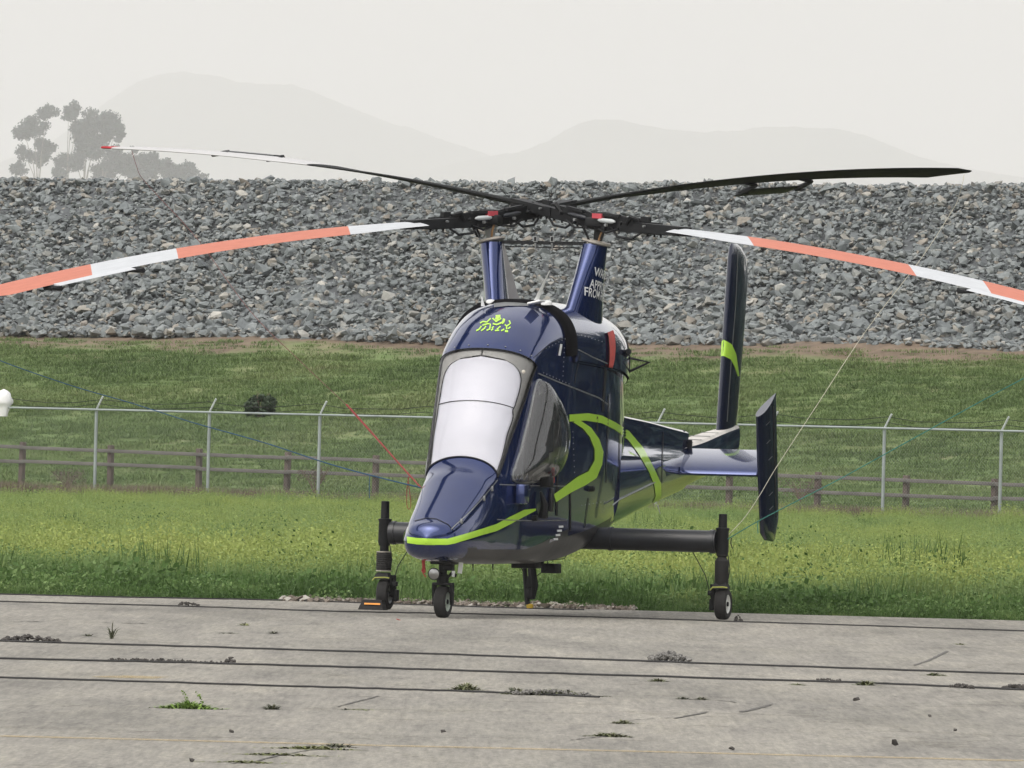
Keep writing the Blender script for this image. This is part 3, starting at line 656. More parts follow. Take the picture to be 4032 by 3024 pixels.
# cx cz | ex ey ez | lx ly lz | bx bz | n
BR = [
 (4.600, .800, 4.600, .012, .790, 4.600, .012, .760, 4.600, .740, 2.0),
 (4.545, .920, 4.520, .185, .820, 4.480, .215, .680, 4.420, .600, 2.0),
 (4.400, .995, 4.340, .262, .900, 4.260, .310, .690, 4.200, .560, 2.0),
 (4.060, 1.200, 3.980, .305, 1.060, 3.850, .370, .690, 3.850, .545, 2.0),
 (3.720, 1.405, 3.660, .338, 1.240, 3.500, .400, .690, 3.500, .540, 2.0),
 (3.400, 1.600, 3.385, .367, 1.405, 3.200, .430, .690, 3.200, .535, 2.0),
 (3.235, 1.980, 3.110, .412, 1.780, 3.000, .455, .690, 3.000, .530, 2.0),
 (3.030, 2.340, 2.815, .456, 2.150, 2.750, .475, .690, 2.750, .530, 2.05),
 (2.770, 2.690, 2.520, .497, 2.525, 2.450, .490, .72, 2.450, .530, 2.15),
 (2.420, 2.930, 2.200, .530, 2.650, 2.150, .505, .76, 2.150, .530, 2.3),
 (2.100, 3.075, 1.900, .565, 2.690, 1.850, .520, .82, 1.850, .530, 2.4),
 (1.780, 3.165, 1.600, .590, 2.700, 1.600, .530, .86, 1.600, .530, 2.5),
 (1.300, 3.190, 1.250, .600, 2.680, 1.250, .535, .90, 1.250, .530, 2.6),
 (.500, 3.110, .500, .600, 2.640, .500, .530, .97, .500, .570, 2.6),
 (-.300, 2.990, -.300, .540, 2.600, -.300, .485, 1.05, -.300, .680, 2.6),
 (-1.000, 2.840, -1.000, .420, 2.530, -1.000, .40, 1.12, -1.000, .800, 2.6),
 (-1.400, 2.730, -1.400, .290, 2.480, -1.400, .33, 1.16, -1.400, .880, 2.5)]
K = 8; HR, WRW = 5*K, 8*K      # rows of the hood edge and of the windshield's upper edge
BRI = cat_rom(BR, K)
NA, NS, NBt = 22, 16, 8
def section(r, off=0.0):
    cx, cz, ex, ey, ez, lx, ly, lz, bx, bz, n_ = r; P_ = []
    for i in range(NA+1):
        a = math.pi/2*i/NA; s_ = abs(math.sin(a))**(2/n_); h = abs(math.cos(a))**(2/n_)
        P_.append(Vector((ex+(cx-ex)*h, ey*s_, ez+(cz-ez)*h)))
    for i in range(1, NS+1):
        t = i/NS; P_.append(Vector((ex+(lx-ex)*t, ey+(ly-ey)*t+.035*math.sin(math.pi*t)*min(1, ey/.3), ez+(lz-ez)*t)))
    for i in range(1, NBt+1):
        a = math.pi/2*i/NBt; P_.append(Vector((lx+(bx-lx)*math.sin(a), ly*math.cos(a)**.75 if i < NBt else 0, lz+(bz-lz)*math.sin(a))))
    left = [Vector((p.x, -p.y, p.z)) for p in P_[1:-1]][::-1]
    return P_+left            # closed loop, starts at the crown, runs down the +y side
rows = [section(r) for r in BRI]; nr = len(rows); ncs = len(rows[0])
# opening for the side window: outline in the body's side view (x, z)
WIN = [(2.52, 2.36), (2.30, 2.30), (2.05, 2.12), (1.90, 1.88), (1.93, 1.62), (2.15, 1.43), (2.6, 1.38), (3.10, 1.40), (2.93, 1.68), (2.72, 2.02)]
def inpoly(x, y, P_):
    c_ = False
    for i in range(len(P_)):
        (x1, y1), (x2, y2) = P_[i], P_[i-1]
        if (y1 > y) != (y2 > y) and x < (x2-x1)*(y-y1)/(y2-y1)+x1: c_ = not c_
    return c_
def gridfaces(keep, m=0):
    f = []
    for i in range(nr-1):
        for k in range(ncs):
            if keep(i, k): f.append((i*ncs+k, i*ncs+(k+1) % ncs, (i+1)*ncs+(k+1) % ncs, (i+1)*ncs+k))
    return f
allv = [p for r in rows for p in r]
def is_top(k): return k < NA or k >= ncs-NA
def is_ws(i, k): return HR <= i < WRW and is_top(k)
def is_win(i, k):
    if is_top(k): return False
    p = (rows[i][k]+rows[i+1][(k+1) % ncs])/2; return inpoly(p.x, p.z, WIN)
ff = gridfaces(lambda i, k: not is_ws(i, k) and not is_win(i, k))
mb = MB(); mb.add(allv, ff+[tuple(range(ncs-1, -1, -1))]); mb.add([rows[-1][k] for k in range(ncs)], [tuple(range(ncs))])
for i, q in enumerate(mb.f):
    c_ = sum((mb.v[j] for j in q), Vector())/len(q)
    if c_.x < 1.75 and c_.z < .86+.1*max(0, -c_.x): mb.m[i] = 1
    elif c_.z < .70+max(0, 2.9-c_.x)*.08 and c_.x < 4.2: mb.m[i] = 2
body = mb.build('fuselage', [M['navy'], M['blacks'], M['belly']], HE, 50)
# BVH of the full skin for laying stripes and fittings on it
SK = MB(); SK.add(allv, gridfaces(lambda i, k: True)+[tuple(range(ncs-1, -1, -1))])
# inner lining
def inset(p, c, d):
    q = p-c; return c+q*(1-d)
mb = MB(); iv = []
for i, r in enumerate(rows):
    c_ = sum(r, Vector())/len(r); iv += [inset(p, c_, .09) for p in r]
f_ = [(i*ncs+k, i*ncs+(k+1) % ncs, (i+1)*ncs+(k+1) % ncs, (i+1)*ncs+k) for i in range(3*K, 12*K) for k in range(ncs) if not is_ws(i, k) and not is_win(i, k)]
mb.add(iv, f_); lin = mb.build('cockpit_lining', M['inner'], HE, 60)
# windshield, thick acrylic
def patch(i0, i1, k0, k1, off, keep=None):
    """outer surface patch between rows, k signed index from -NA..NA"""
    v = []; idx = {}; f = []
    for i in range(i0, i1+1):
        for k in range(k0, k1+1):
            p = rows[i][k % ncs]
            a = rows[min(i+1, nr-1)][k % ncs]-rows[max(i-1, 0)][k % ncs]; b = rows[i][(k+1) % ncs]-rows[i][(k-1) % ncs]; n_ = b.cross(a).normalized()
            c_ = sum(rows[i], Vector())/ncs
            if n_.dot(p-c_) < 0: n_ = -n_
            idx[i, k] = len(v); v.append(p+n_*off)
    for i in range(i0, i1):
        for k in range(k0, k1):
            if keep is None or keep((i-i0+.5)/(i1-i0), (k+.5)/NA): f.append((idx[i, k], idx[i, k+1], idx[i+1, k+1], idx[i+1, k]))
    return v, f
v, f = patch(HR, WRW, -NA, NA, .004); ws = MB().add(v, f).build('windshield', M['glass'], HE, 180)
rows_s, rows = rows, [section([a for a in r]) for r in BRI]
def gsurf(s_, t, off):
    """point on the windshield grid, s 0 (hood) .. 1 (roof), t -1..1 across"""
    i = HR+(WRW-HR)*s_; k = t*NA; i0, k0 = int(math.floor(i)), int(math.floor(k)); fi, fk = i-i0, k-k0
    q = {(a, b): patch(i0+a, i0+a, k0+b, k0+b, off)[0][0] for a in (0, 1) for b in (0, 1)}
    return (q[0, 0]*(1-fk)+q[0, 1]*fk)*(1-fi)+(q[1, 0]*(1-fk)+q[1, 1]*fk)*fi
def lim(s_, side):
    l = .965-.24*max(0, s_-.1)/.8
    if side < 0: l -= .10*min(1, max(0, (s_-.15)/.3))
    if s_ > .74: l *= max(0, 1-((s_-.74)/.20)**2.6)**.5*.999+.001
    if side > 0: l -= .06*math.exp(-((s_-.55)/.025)**2)+.02*math.sin(s_*23)*(s_ < .7)
    return l
v = []; f = []; n1_, n2_ = 44, 30
for i in range(n1_+1):
    s_ = .006+.934*i/n1_
    for j in range(n2_+1):
        t = -lim(s_, -1)+(lim(s_, -1)+lim(s_, 1))*j/n2_; w = mn.noise(Vector((s_*5, t*3, 1)))*.008+mn.noise(Vector((s_*14, t*6, 4)))*.004
        q0, q1 = gsurf(s_, -lim(s_, -1), -.03), gsurf(s_, lim(s_, 1), -.03); v.append(gsurf(s_, t, -.032+w).lerp(q0.lerp(q1, j/n2_), .5))
for i in range(n1_):
    for j in range(n2_): f.append((i*(n2_+1)+j, i*(n2_+1)+j+1, (i+1)*(n2_+1)+j+1, (i+1)*(n2_+1)+j))
cl = MB().add(v, f).build('sunshade', M['cloth'], HE, 180)
md = cl.modifiers.new('thick', 'SOLIDIFY'); md.thickness = .006
v, f = patch(HR, WRW, -NA, NA, -.16); MB().add(v, f).build('canopy_sheen', M['sheen'], HE, 180)  # backing in the same sheen grey, added behind the sunshade
v = []; f = []; N1 = 40
for side in (-1, 1):
    b0 = len(v)
    for i in range(N1+1):
        s_ = i/N1; l0 = max(0, lim(s_, side)) if s_ < .94 else 0; l0 = min(l0+.01, .97)
        for j in range(9): v.append(gsurf(min(s_, .999), side*(l0+(.985-l0)*j/8), -.022))
    for i in range(N1):
        for j in range(8): q = b0+i*9+j; f.append((q, q+1, q+10, q+9))
MB().add(v, f).build('canopy_sheen_band', M['sheen'], HE, 180)  # band between sunshade and frame, glass sheen put into a grey
# seam across the sunshade
mb = MB(); _a, _b = gsurf(.57, -lim(.57, -1), -.022), gsurf(.57, lim(.60, 1), -.022); mb.tube([gsurf(.57, -lim(.57, -1)+(lim(.57, -1)+lim(.60, 1))*j/24, -.022).lerp(_a.lerp(_b, j/24), .5) for j in range(25)], .0045, 6); mb.build('seam', M['black'], cl)
# window frame, cabin frame tubes along edges
def edge_line(i0, i1, k, off=.006): return [patch(i, i, k, k, off)[0][0] for i in range(i0, i1+1)]
def rowline(i, k0, k1, off=.006): return patch(i, i, k0, k1, off)[0]
wf_ = empty('windshield_frame', mat=Matrix.Identity(4)); wf_.parent = HE
bpy.data.objects.remove(wf_)
mb = MB(); mb.tube(rowline(HR, -NA, NA), .008, 6); mb.tube(rowline(WRW, -NA, NA), .0045, 6)
for k in (-NA, NA): mb.tube(edge_line(HR, WRW, k), .008, 6)
fr_ = mb.build('windshield_frame', M['black'], HE)
for k in range(-NA+3, NA-2, 5): 
    p = rowline(WRW+1, k, k, .004)[0]; mb = MB(); mb.lathe([(0, .009), (.004, .007), (.005, .001)], p, (.4, 0, .9), 8); mb.build('screw', M['grey'], HE)
BV = None
def makebvh(lst):
    vs = []; fs = []
    for o, poly in lst:
        b = len(vs); vs += o; fs += [tuple(i+b for i in q) for q in poly]
    return BVHTree.FromPolygons(vs, fs)

# boom: trapezoid section with a sharp chine.  x zt wt wc zc zb
BO = [(-.85, 2.14, .33, .46, 1.195, .80), (-1.4, 2.08, .31, .425, 1.25, .885), (-2.6, 2.025, .28, .355, 1.373, 1.04), (-3.8, 1.965, .21, .27, 1.495, 1.175), (-4.62, 1.925, .17, .225, 1.578, 1.27)]
def bsec(x, zt, wt, wc, zc, zb, ledge=True):
    P_ = [Vector((x, 0, zt)), Vector((x, wt*.75, zt-.004)), Vector((x, wt, zt-.03))]
    if ledge:
        zs = 1.69+(x+1.4)*.012; k = min(1, (zt-zs)/.3)
        P_ += [Vector((x, wt-.012, zs+.10*k)), Vector((x, wt+.002, zs+.045*k)), Vector((x, wt+.03, zs+.015*k)), Vector((x, wc-.005, zs-.045*k)), Vector((x, wc+.008, zs-.12*k)), Vector((x, wc+.004, (zs+zc)/2))]
    else:
        for t in (.15, .3, .45, .6, .75, .9): P_.append(Vector((x, wt+(wc-wt)*t**.85, zt-.03+(zc-zt+.03)*t)))
    P_.append(Vector((x, wc, zc)))
    for a in range(1, 8): a_ = math.pi/2*a/8; P_.append(Vector((x, wc*.97*math.cos(a_)**.8, zc-.02+(zb-zc+.02)*math.sin(a_))))
    P_.append(Vector((x, 0, zb))); return P_+[Vector((p.x, -p.y, p.z)) for p in P_[1:-1]][::-1]
brs = [bsec(*r) for r in cat_rom(BO, 4)]
mb = MB(); mb.loft(brs, True, True); boom = mb.build('tail_boom', M['navy'], HE, 30); boomdat = (list(mb.v), list(mb.f))
# aft boom, the sky light on its flat deck put into a pale grey
AO = [(-4.45, 1.765, .17, .195, 1.60, 1.262), (-5.3, 1.83, .15, .17, 1.68, 1.375), (-6.3, 1.93, .105, .12, 1.80, 1.50), (-7.15, 2.0, .05, .06, 1.9, 1.66)]
ars = [bsec(*r, False) for r in cat_rom(AO, 4)]
mb = MB(); nb2 = len(ars[0]); mb.loft(ars, True, True)
fm = [1 if (i % nb2 in (0, 1, nb2-1, nb2-2)) and i < nb2*(len(ars)-1) else 0 for i in range(len(mb.f))]; mb.m = fm
aft = mb.build('aft_boom', [M['navy'], M['boomtop']], HE, 25)
for x in (-4.9, -5.3, -5.7, -6.1):
    mb = MB()
    z_ = np.interp(-x, [4.45, 5.3, 6.3, 7.15], [1.765, 1.83, 1.93, 2.0]); w_ = np.interp(-x, [4.45, 5.3, 6.3], [.15, .13, .09]); mb.box((x, 0, z_+.002), (.02, 2*w_, .006)); mb.build('deck_seam', M['grey'], aft)
mb = MB(); mb.box((-4.58, 0, 1.88), (.10, .26, .10), bev=.01); mb.box((-4.60, .18, 1.72), (.05, .06, .22), bev=.01); mb.build('boom_joint', M['black'], HE)
# chine seam of the boom, its lit edge put in as a grey strip
mb = MB(); mb.tube([(-.3, .545, 1.14), (-.85, .467, 1.197), (-1.4, .430, 1.252), (-2.6, .360, 1.375)], .007, 6); mb.build('lit_chine_seam', M['grey'], HE)

# cowling over the engine and transmission
CW = [(1.52, 3.205, .640, 2.70), (.5, 3.190, .645, 2.66), (-.3, 3.140, .600, 2.62), (-1.0, 3.050, .490, 2.56), (-1.46, 2.90, .335, 2.50)]
def csec(x, zc, w_, ze, n_=2.6, low=.10, off=0):
    P_ = []
    for i in range(21):
        a = math.pi/2*i/20; P_.append(Vector((x, (w_+off)*math.sin(a)**(2/n_), ze+(zc+off-ze)*math.cos(a)**(2/n_))))
    P_.append(Vector((x, w_+off, ze-low))); return [Vector((p.x, -p.y, p.z)) for p in P_[1:]][::-1]+P_
crs = [csec(*r) for r in cat_rom(CW, 5)]
mb = MB(); mb.loft(crs, False)
inn = [[p+Vector((0, -.02 if p.y > 0 else .02, -.02)) for p in r] for r in crs]; mb.loft(inn, False); mb.loft([crs[0], inn[0]], False); mb.loft([crs[-1], inn[-1]], False)
cowl = mb.build('engine_cowling', M['navy'], HE, 50)
cowldat = MB(); cowldat.loft(crs, False)
SKB = makebvh([(SK.v, SK.f), boomdat, (cowldat.v, cowldat.f)])
# black intake lip in front of the cowling
lip = [csec(1.76, 3.155, .585, 2.66, low=.02), csec(1.74, 3.18, .622, 2.66, low=.02), csec(1.70, 3.205, .632, 2.66, low=.02), csec(1.56, 3.212, .652, 2.68, low=.02), csec(1.50, 3.20, .636, 2.70, low=.02)]
mb = MB(); mb.loft(lip, False); mb.build('intake_lip', M['screen'], HE, 60)
# exhaust cover and its red strap
ec = [csec(-1.10, 3.045, .475, 2.56, low=.02), csec(-1.3, 2.985, .42, 2.54, low=.02), csec(-1.56, 2.87, .315, 2.50, low=.02), csec(-1.62, 2.75, .2, 2.48, low=.02)]
mb = MB(); mb.loft(ec, False); mb.build('exhaust_cover', M['white'], HE, 60)

def hit(px, py, off=.004, bv=None):
    o = HMI @ CAMP; d = (HMI.to_3x3() @ ray(px, py)).normalized()
    r_ = (bv or SKB).ray_cast(o, d)
    if r_[0] is None: return None
    n_ = r_[1]
    if n_.dot(d) > 0: n_ = -n_
    return r_[0]+n_*off
def skin_strip(name, A, B, mat, parent, off=.004, nseg=60, mirror=False, across=3, bv=None):
    def res(L_, n_):
        L_ = [Vector((*p, 0)) for p in L_]; d = [0]
        for a, b in zip(L_, L_[1:]): d.append(d[-1]+(b-a).length)
        o = []
        for i in range(n_+1):
            t = d[-1]*i/n_
            for j in range(len(d)-1):
                if t <= d[j+1]+1e-9: q = (t-d[j])/max(1e-9, d[j+1]-d[j]); o.append(L_[j].lerp(L_[j+1], q)); break
        return o
    a_, b_ = res(A, nseg), res(B, nseg); g = []
    for p, q in zip(a_, b_): g.append([hit(*(p.lerp(q, j/across))[:2], off, bv) for j in range(across+1)])
    v = []; f = []; idx = {}
    for i, r in enumerate(g):
        for j, p in enumerate(r):
            if p is not None: idx[i, j] = len(v); v.append(p)
    for i in range(nseg):
        for j in range(across):
            ks = [(i, j), (i, j+1), (i+1, j+1), (i+1, j)]
            if all(k in idx for k in ks):
                q = [idx[k] for k in ks]
                if max((v[q[m]]-v[q[m-1]]).length for m in range(4)) < .35: f.append(tuple(q))
    mb = MB().add(v, f)
    if mirror:
        for p in v: p.y = max(p.y, 0)
        mb.v = [p.copy() for p in v]; mb.add([Vector((p.x, -p.y, p.z)) for p in v], f)
    return mb.build(name, mat, parent, 180)
def line_strip(name, pts, w, mat, parent, off=.004, nseg=30, mirror=False, bv=None):
    A = []; B = []
    for i, p in enumerate(pts):
        q0 = Vector(pts[max(i-1, 0)]); q1 = Vector(pts[min(i+1, len(pts)-1)]); t = (q1-q0).normalized(); n_ = Vector((-t.y, t.x))*(w[i] if isinstance(w, (list, tuple)) else w)/2
        A.append(Vector(p)+n_); B.append(Vector(p)-n_)
    return skin_strip(name, A, B, mat, parent, off, nseg, mirror, 1, bv)
# lime bands
skin_strip('lime_stripe', [(1603, 2113), (1640, 2118), (1700, 2121), (1762, 2121), (1790, 2114), (1822, 2105), (1900, 2081), (1954, 2063), (2008, 2034), (2063, 2007), (2109, 2002)],
           [(1605, 2138), (1642, 2143), (1700, 2145), (1762, 2145), (1790, 2140), (1822, 2130), (1900, 2106), (1954, 2091), (2008, 2064), (2063, 2034), (2109, 2010)], M['lime'], HE, .005, 100)
sm = skin_strip('lime_stripe', [(1822, 2105), (1900, 2081), (1954, 2063), (2008, 2034), (2063, 2007), (2109, 2002)], [(1822, 2130), (1900, 2106), (1954, 2091), (2008, 2064), (2063, 2034), (2109, 2010)], M['lime'], HE, .008, 60)
for v in sm.data.vertices: v.co.y = -v.co.y
sm.data.flip_normals()
skin_strip('lime_swoosh', [(2240, 1632), (2314, 1627), (2368, 1636), (2422, 1663), (2476, 1698), (2531, 1763), (2574, 1844), (2601, 1904), (2603, 1953), (2588, 1990)],
           [(2240, 1660), (2303, 1656), (2368, 1666), (2422, 1693), (2471, 1731), (2514, 1790), (2552, 1855), (2574, 1910), (2580, 1953), (2563, 1990)], M['lime'], HE, .006, 90)
skin_strip('lime_swoosh', [(2270, 1648), (2325, 1684), (2357, 1730), (2373, 1779), (2368, 1828), (2346, 1882), (2303, 1910), (2249, 1937), (2186, 1977)],
           [(2255, 1663), (2292, 1687), (2319, 1720), (2338, 1768), (2338, 1812), (2314, 1855), (2270, 1877), (2227, 1910), (2178, 1946)], M['lime'], HE, .009, 70)
# panel seams and rails on the port side
SE = [([(2118, 1470), (2200, 1505), (2290, 1540), (2360, 1568), (2398, 1597)], 5), ([(2272, 1375), (2330, 1405), (2392, 1432)], 4), ([(2284, 1400), (2265, 1480), (2262, 1510)], 3),
      ([(2100, 1410), (2170, 1350), (2240, 1325)], 2), ([(1958, 1890), (1900, 1960), (1850, 2015), (1775, 2085)], 4), ([(1955, 2046), (2080, 2050), (2230, 2048)], 4),
      ([(1965, 1908), (2080, 1912), (2230, 1914)], 4), ([(2244, 1915), (2244, 2090)], 6), ([(2195, 1850), (2190, 2030)], 8), ([(2385, 1440), (2372, 1620)], 9), ([(2350, 1640), (2350, 1700)], 6), ([(2316, 1960), (2300, 2080)], 3),
      ([(2395, 1560), (2385, 1900)], 3), ([(2440, 1700), (2432, 1960)], 3), ([(2610, 1700), (2605, 1900)], 3)]
for i, (p, w) in enumerate(SE): line_strip('panel_seam', p, w, M['grey'] if i in (0, 1, 4, 5, 6) else M['black'], HE, .006)
def rivets(p0, p1, n_):
    for i in range(n_):
        t = i/(n_-1); q = hit(p0[0]+(p1[0]-p0[0])*t, p0[1]+(p1[1]-p0[1])*t, .001)
        if q is None: continue
        m_ = MB(); m_.lathe([(0, .007), (.003, .005), (.004, .001)], q, (.2, 1, 0), 6); m_.build('rivet', M['grey'], HE, 180)
for a_, b_, n_ in (((2150, 1372), (2250, 1322), 9), ((2140, 1468), (2240, 1512), 9), ((2290, 1320), (2370, 1345), 7), ((2222, 1370), (2216, 1480), 7), ((2255, 1700), (2262, 1860), 8), ((2290, 1990), (2380, 1975), 7)): rivets(a_, b_, n_)
# red strap over the cowling
line_strip('red_strap', [(2377, 1268), (2392, 1292), (2402, 1325), (2405, 1370), (2403, 1415), (2397, 1450)], [20, 24, 25, 24, 20, 16], M['red'], HE, .02)
# seam between nose cap and hood
line_strip('cap_seam', [(1632, 2052), (1680, 2040), (1720, 2044), (1765, 2066), (1785, 2090)], 2.5, M['black'], HE, .004)
# latches on the hood seam
for (px, py) in ((1815, 2054), (1903, 1962), (1935, 1925)):
    p = hit(px, py, .01)
    if p: mb = MB(); mb.box(p, (.03, .02, .05), bev=.004); mb.build('latch', M['grey'], HE)
# leaf and root emblem on the cockpit roof
E0 = lambda x, y: (1820+x*.1356, 1180+y*.1356)
EM = [([(520, 690), (600, 640), (720, 660), (780, 600), (830, 550)], 40), ([(590, 750), (750, 700), (820, 720), (800, 860), (710, 900)], 42), ([(410, 910), (500, 860), (560, 770)], 40), ([(550, 910), (650, 840), (690, 770)], 40),
      ([(920, 790), (870, 820), (890, 860), (840, 900)], 40), ([(890, 700), (1000, 735), (1110, 690), (1180, 660)], 46), ([(1150, 700), (1200, 640), (1215, 560)], 70), ([(1110, 780), (1010, 870)], 36), ([(950, 905), (1070, 895)], 40),
      ([(1130, 915), (1220, 860)], 38), ([(1240, 730), (1290, 780), (1340, 740), (1400, 700), (1360, 610)], 42), ([(1290, 790), (1290, 870)], 40), ([(1240, 920), (1330, 925)], 60), ([(1330, 850), (1400, 800)], 38),
      ([(880, 545), (985, 640), (1130, 550)], 46), ([(960, 560), (1060, 560)], 60), ([(985, 600), (985, 660)], 60), ([(975, 500), (1110, 490)], 88)]
eb = MB()
for pts_, w in EM:
    o = line_strip('x', [E0(*p) for p in pts_], w*.1356, M['lime'], None, .004, 10)
    eb.add([v.co for v in o.data.vertices], [tuple(p.vertices) for p in o.data.polygons]); bpy.data.objects.remove(o)
eb.build('roof_emblem', M['lime'], HE, 180)
# bubble window: dome over the opening
wc_ = Vector((2.42, 0, 1.84)); ny = 9; ring = []
import itertools
WN = []
for i in range(len(WIN)):   # smooth outline
    p0, p1, p2, p3 = (np.array(WIN[(i+j-1) % len(WIN)]) for j in range(4))
    for j in range(5):
        t = j/5; WN.append(.5*((2*p1)+(-p0+p2)*t+(2*p0-5*p1+4*p2-p3)*t*t+(-p0+3*p1-3*p2+p3)*t**3))
SKY = BVHTree.FromPolygons(SK.v, SK.f)
def yskin(x, z): 
    r_ = SKY.ray_cast(Vector((x, 3, z)), Vector((0, -1, 0))); return r_[0].y if r_[0] else .5
for sg, nm in ((1, 'bubble_window'), (-1, 'bubble_window')):
    rws = []
    for a in range(ny+1):
        th = math.pi/2*a/ny; row = []
        for (x, z) in WN:
            k = math.cos(th)*1.03; xx, zz = wc_.x+(x-wc_.x)*k, wc_.z+(z-wc_.z)*k
            skew = .06*math.sin(th)
            row.append(Vector((xx-skew, sg*(yskin(xx, zz)+(.20 if sg > 0 else .05)*math.sin(th)**.8+.006), zz)))
        rws.append(row)
    mb = MB(); mb.loft(rws, True); bw = mb.build(nm, M['bubble'], HE, 180)
    mb = MB(); mb.tube(rws[0]+[rws[0][0]], .012, 6, cap=False); mb.build('window_rim', M['grey'], bw)
# interior: seat, panel, stick
mb = MB(); mb.box((2.15, 0, 1.15), (.5, .5, .12), bev=.03); mb.box((1.92, 0, 1.6), (.14, .48, .85), Matrix.Rotation(rad(-12), 4, 'Y'), bev=.04); mb.box((1.8, 0, 2.12), (.1, .28, .2), bev=.04); mb.build('seat', M['belly'], HE)
mb = MB(); mb.box((2.95, 0, 1.35), (.12, .5, .42), Matrix.Rotation(rad(20), 4, 'Y'), bev=.02); mb.box((2.5, 0, .85), (1.6, .7, .05)); mb.build('instrument_panel', M['inner'], HE)
mb = MB(); mb.tube([(2.6, .0, .85), (2.62, 0, 1.2), (2.56, 0, 1.35)], .015, 6); mb.build('control_stick', M['black'], HE)
# mirror strut / fittings under the door (port side)
mb = MB(); q = hit(2040, 1945, 0); mb.box(q+Vector((0, .05, 0)), (.22, .10, .2), bev=.02); mb.build('step_box', M['navy'], HE)
mb = MB(); a = hit(2118, 1935, .03); b = hit(2118, 2035, .05); mb.tube([a, (a+b)/2+Vector((0, .03, 0)), b], [.012, .04, .055], 8); mb.build('hanging_strap', M['black'], HE)
mb = MB(); a = hit(2165, 1925, .02); b = hit(2165, 2010, .02); mb.box((a+b)/2, (.09, .03, .24), bev=.01); mb.build('door_panel', M['belly'], HE)
mb = MB(); a = hit(2130, 1895, .0); mb.box(a+Vector((0, .06, 0)), (.16, .12, .12), bev=.03); mb.build('door_latch_cover', M['black'], HE)
mb = MB(); a = hit(2170, 1870, .02); mb.box(a, (.03, .03, .16), bev=.008); mb.build('red_flag', M['red'], HE)
for (px, py) in ((2320, 1925), (2095, 2040)):
    a = hit(px, py, .0)
    if a: mb = MB(); mb.lathe([(0, .03), (.05, .03), (.06, .015)], a, (0, 1, .1), 10); mb.build('fitting', M['black'], HE)
line_strip('door_handle', [(2206, 1355), (2198, 1400)], 9, M['white'], HE, .012, 6)
mb = MB(); a = hit(2055, 1470, .03, SKY) ; mb.lathe([(0, .014), (.02, .02), (.03, .004)], a, (1, .3, .3), 10); mb.build('clip', M['beige'], HE)
# bracket and handle at the rear of the cowling
mb = MB(); a = Vector((-1.15, .44, 2.66)); b = Vector((-1.3, .62, 2.62)); mb.tube([a, b, (-1.2, .40, 2.5)], .016, 6); mb.build('cowling_handle', M['black'], HE); mb = MB(); mb.tube([(-.7, .5, 2.68), (-.5, .62, 2.72)], [.045, .03], 10); mb.build('cowling_bracket', M['black'], HE)
# stencilled dashes on the black belly fairing
mb = MB()
for (px, py) in ((2208, 2074), (2202, 2090), (2196, 2107), (2187, 2123)): line_strip('white_mark', [(px-9, py), (px+9, py-1)], 8, M['text'], HE, .004, 4)
for (px, py, sx, sz_) in ((2170, 2238, .16, .1), (2072, 2220, .26, .09)):
    mb = MB(); p = Lc(px, py, y=.0); mb.box(p, (.22, sx, sz_), bev=.01); mb.build('belly_box', M['black'], HE)
# dark lower panels below the stripe
# pylons
def pysec(cx, cy, z, ch, t, be, sg, fwd=.45):
    P_ = []; n_ = 28
    for i in range(n_):
        a = 2*math.pi*i/n_; u = (1-math.cos(a))/2   # 0 LE .. 1 TE
        yt = t/2*(math.sqrt(u)*1.9*(1-u)**.75+.0)*1.18 if u > 0 else 0
        yt = max(yt, t/2*.12*(1 if u > .5 else 0)); y = yt*(1 if math.sin(a) >= 0 else -1)
        xl = (u-fwd)*ch; X = -xl*math.cos(be)-0; Y = sg*(xl*math.sin(be))+y
        P_.append(Vector((cx+X, cy+Y, z)))
    return P_
def pyround(cx, cy, z, r, n_=28, e=1): return [Vector((cx+e*r*math.cos(2*math.pi*i/n_), cy-(-r*math.sin(2*math.pi*i/n_)), z)) for i in range(n_)]
BE = rad(7); pyl = {}
HUBZ = 4.005; HX = .64
for sg in (1, -1):
    rws = []
    for t, z, ch, th in ((0, 2.80, 1.12, .30), (.15, 2.95, .98, .27), (.4, 3.2, .78, .25), (.7, 3.5, .56, .245), (1, 3.80, .33, .245)):
        cx = .67-.04*t; cy = sg*(.405+.15*t)
        rws.append(pysec(cx, cy, z+0, ch, th, BE, sg))
    # tilt the top with the mast
    cr_ = cat_rom([[c for p in r for c in p] for r in rws], 3); cr_ = [[Vector(r[i:i+3]) for i in range(0, len(r), 3)] for r in cr_]
    mb = MB(); mb.loft(cr_, True, True); o = mb.build('rotor_pylon', M['navy'], HE, 60); pyl[sg] = (list(mb.v), list(mb.f))
    tp = Vector((.63, sg*.555, 3.80)); ax = Vector((0, sg*.22, 1)).normalized()
    mb = MB(); mb.lathe([(0, .13), (.012, .15), (.03, .15), (.04, .10)], tp, ax, 24)
    mb.v = [Vector((tp.x+(p.x-tp.x)*1.15, p.y, p.z)) for p in mb.v]; mb.build('pylon_cap', M['beige'], o)
    # lit inner face of the pylon, put in as a pale grey web
    if sg < 0:
        q = [Lc(1984, 958, x=.5), Lc(2046, 1182, x=.1), Lc(1992, 1182, x=.35), Lc(1976, 1080, x=.5)]; q2 = [p+Vector((0, -.035, 0)) for p in q]
        mb = MB(); mb.add(q+q2, [(0, 1, 2, 3), (7, 6, 5, 4), (0, 4, 5, 1), (1, 5, 6, 2), (2, 6, 7, 3), (3, 7, 4, 0)])
        mb.build('pylon_lit_web', M['boomtop'], HE)
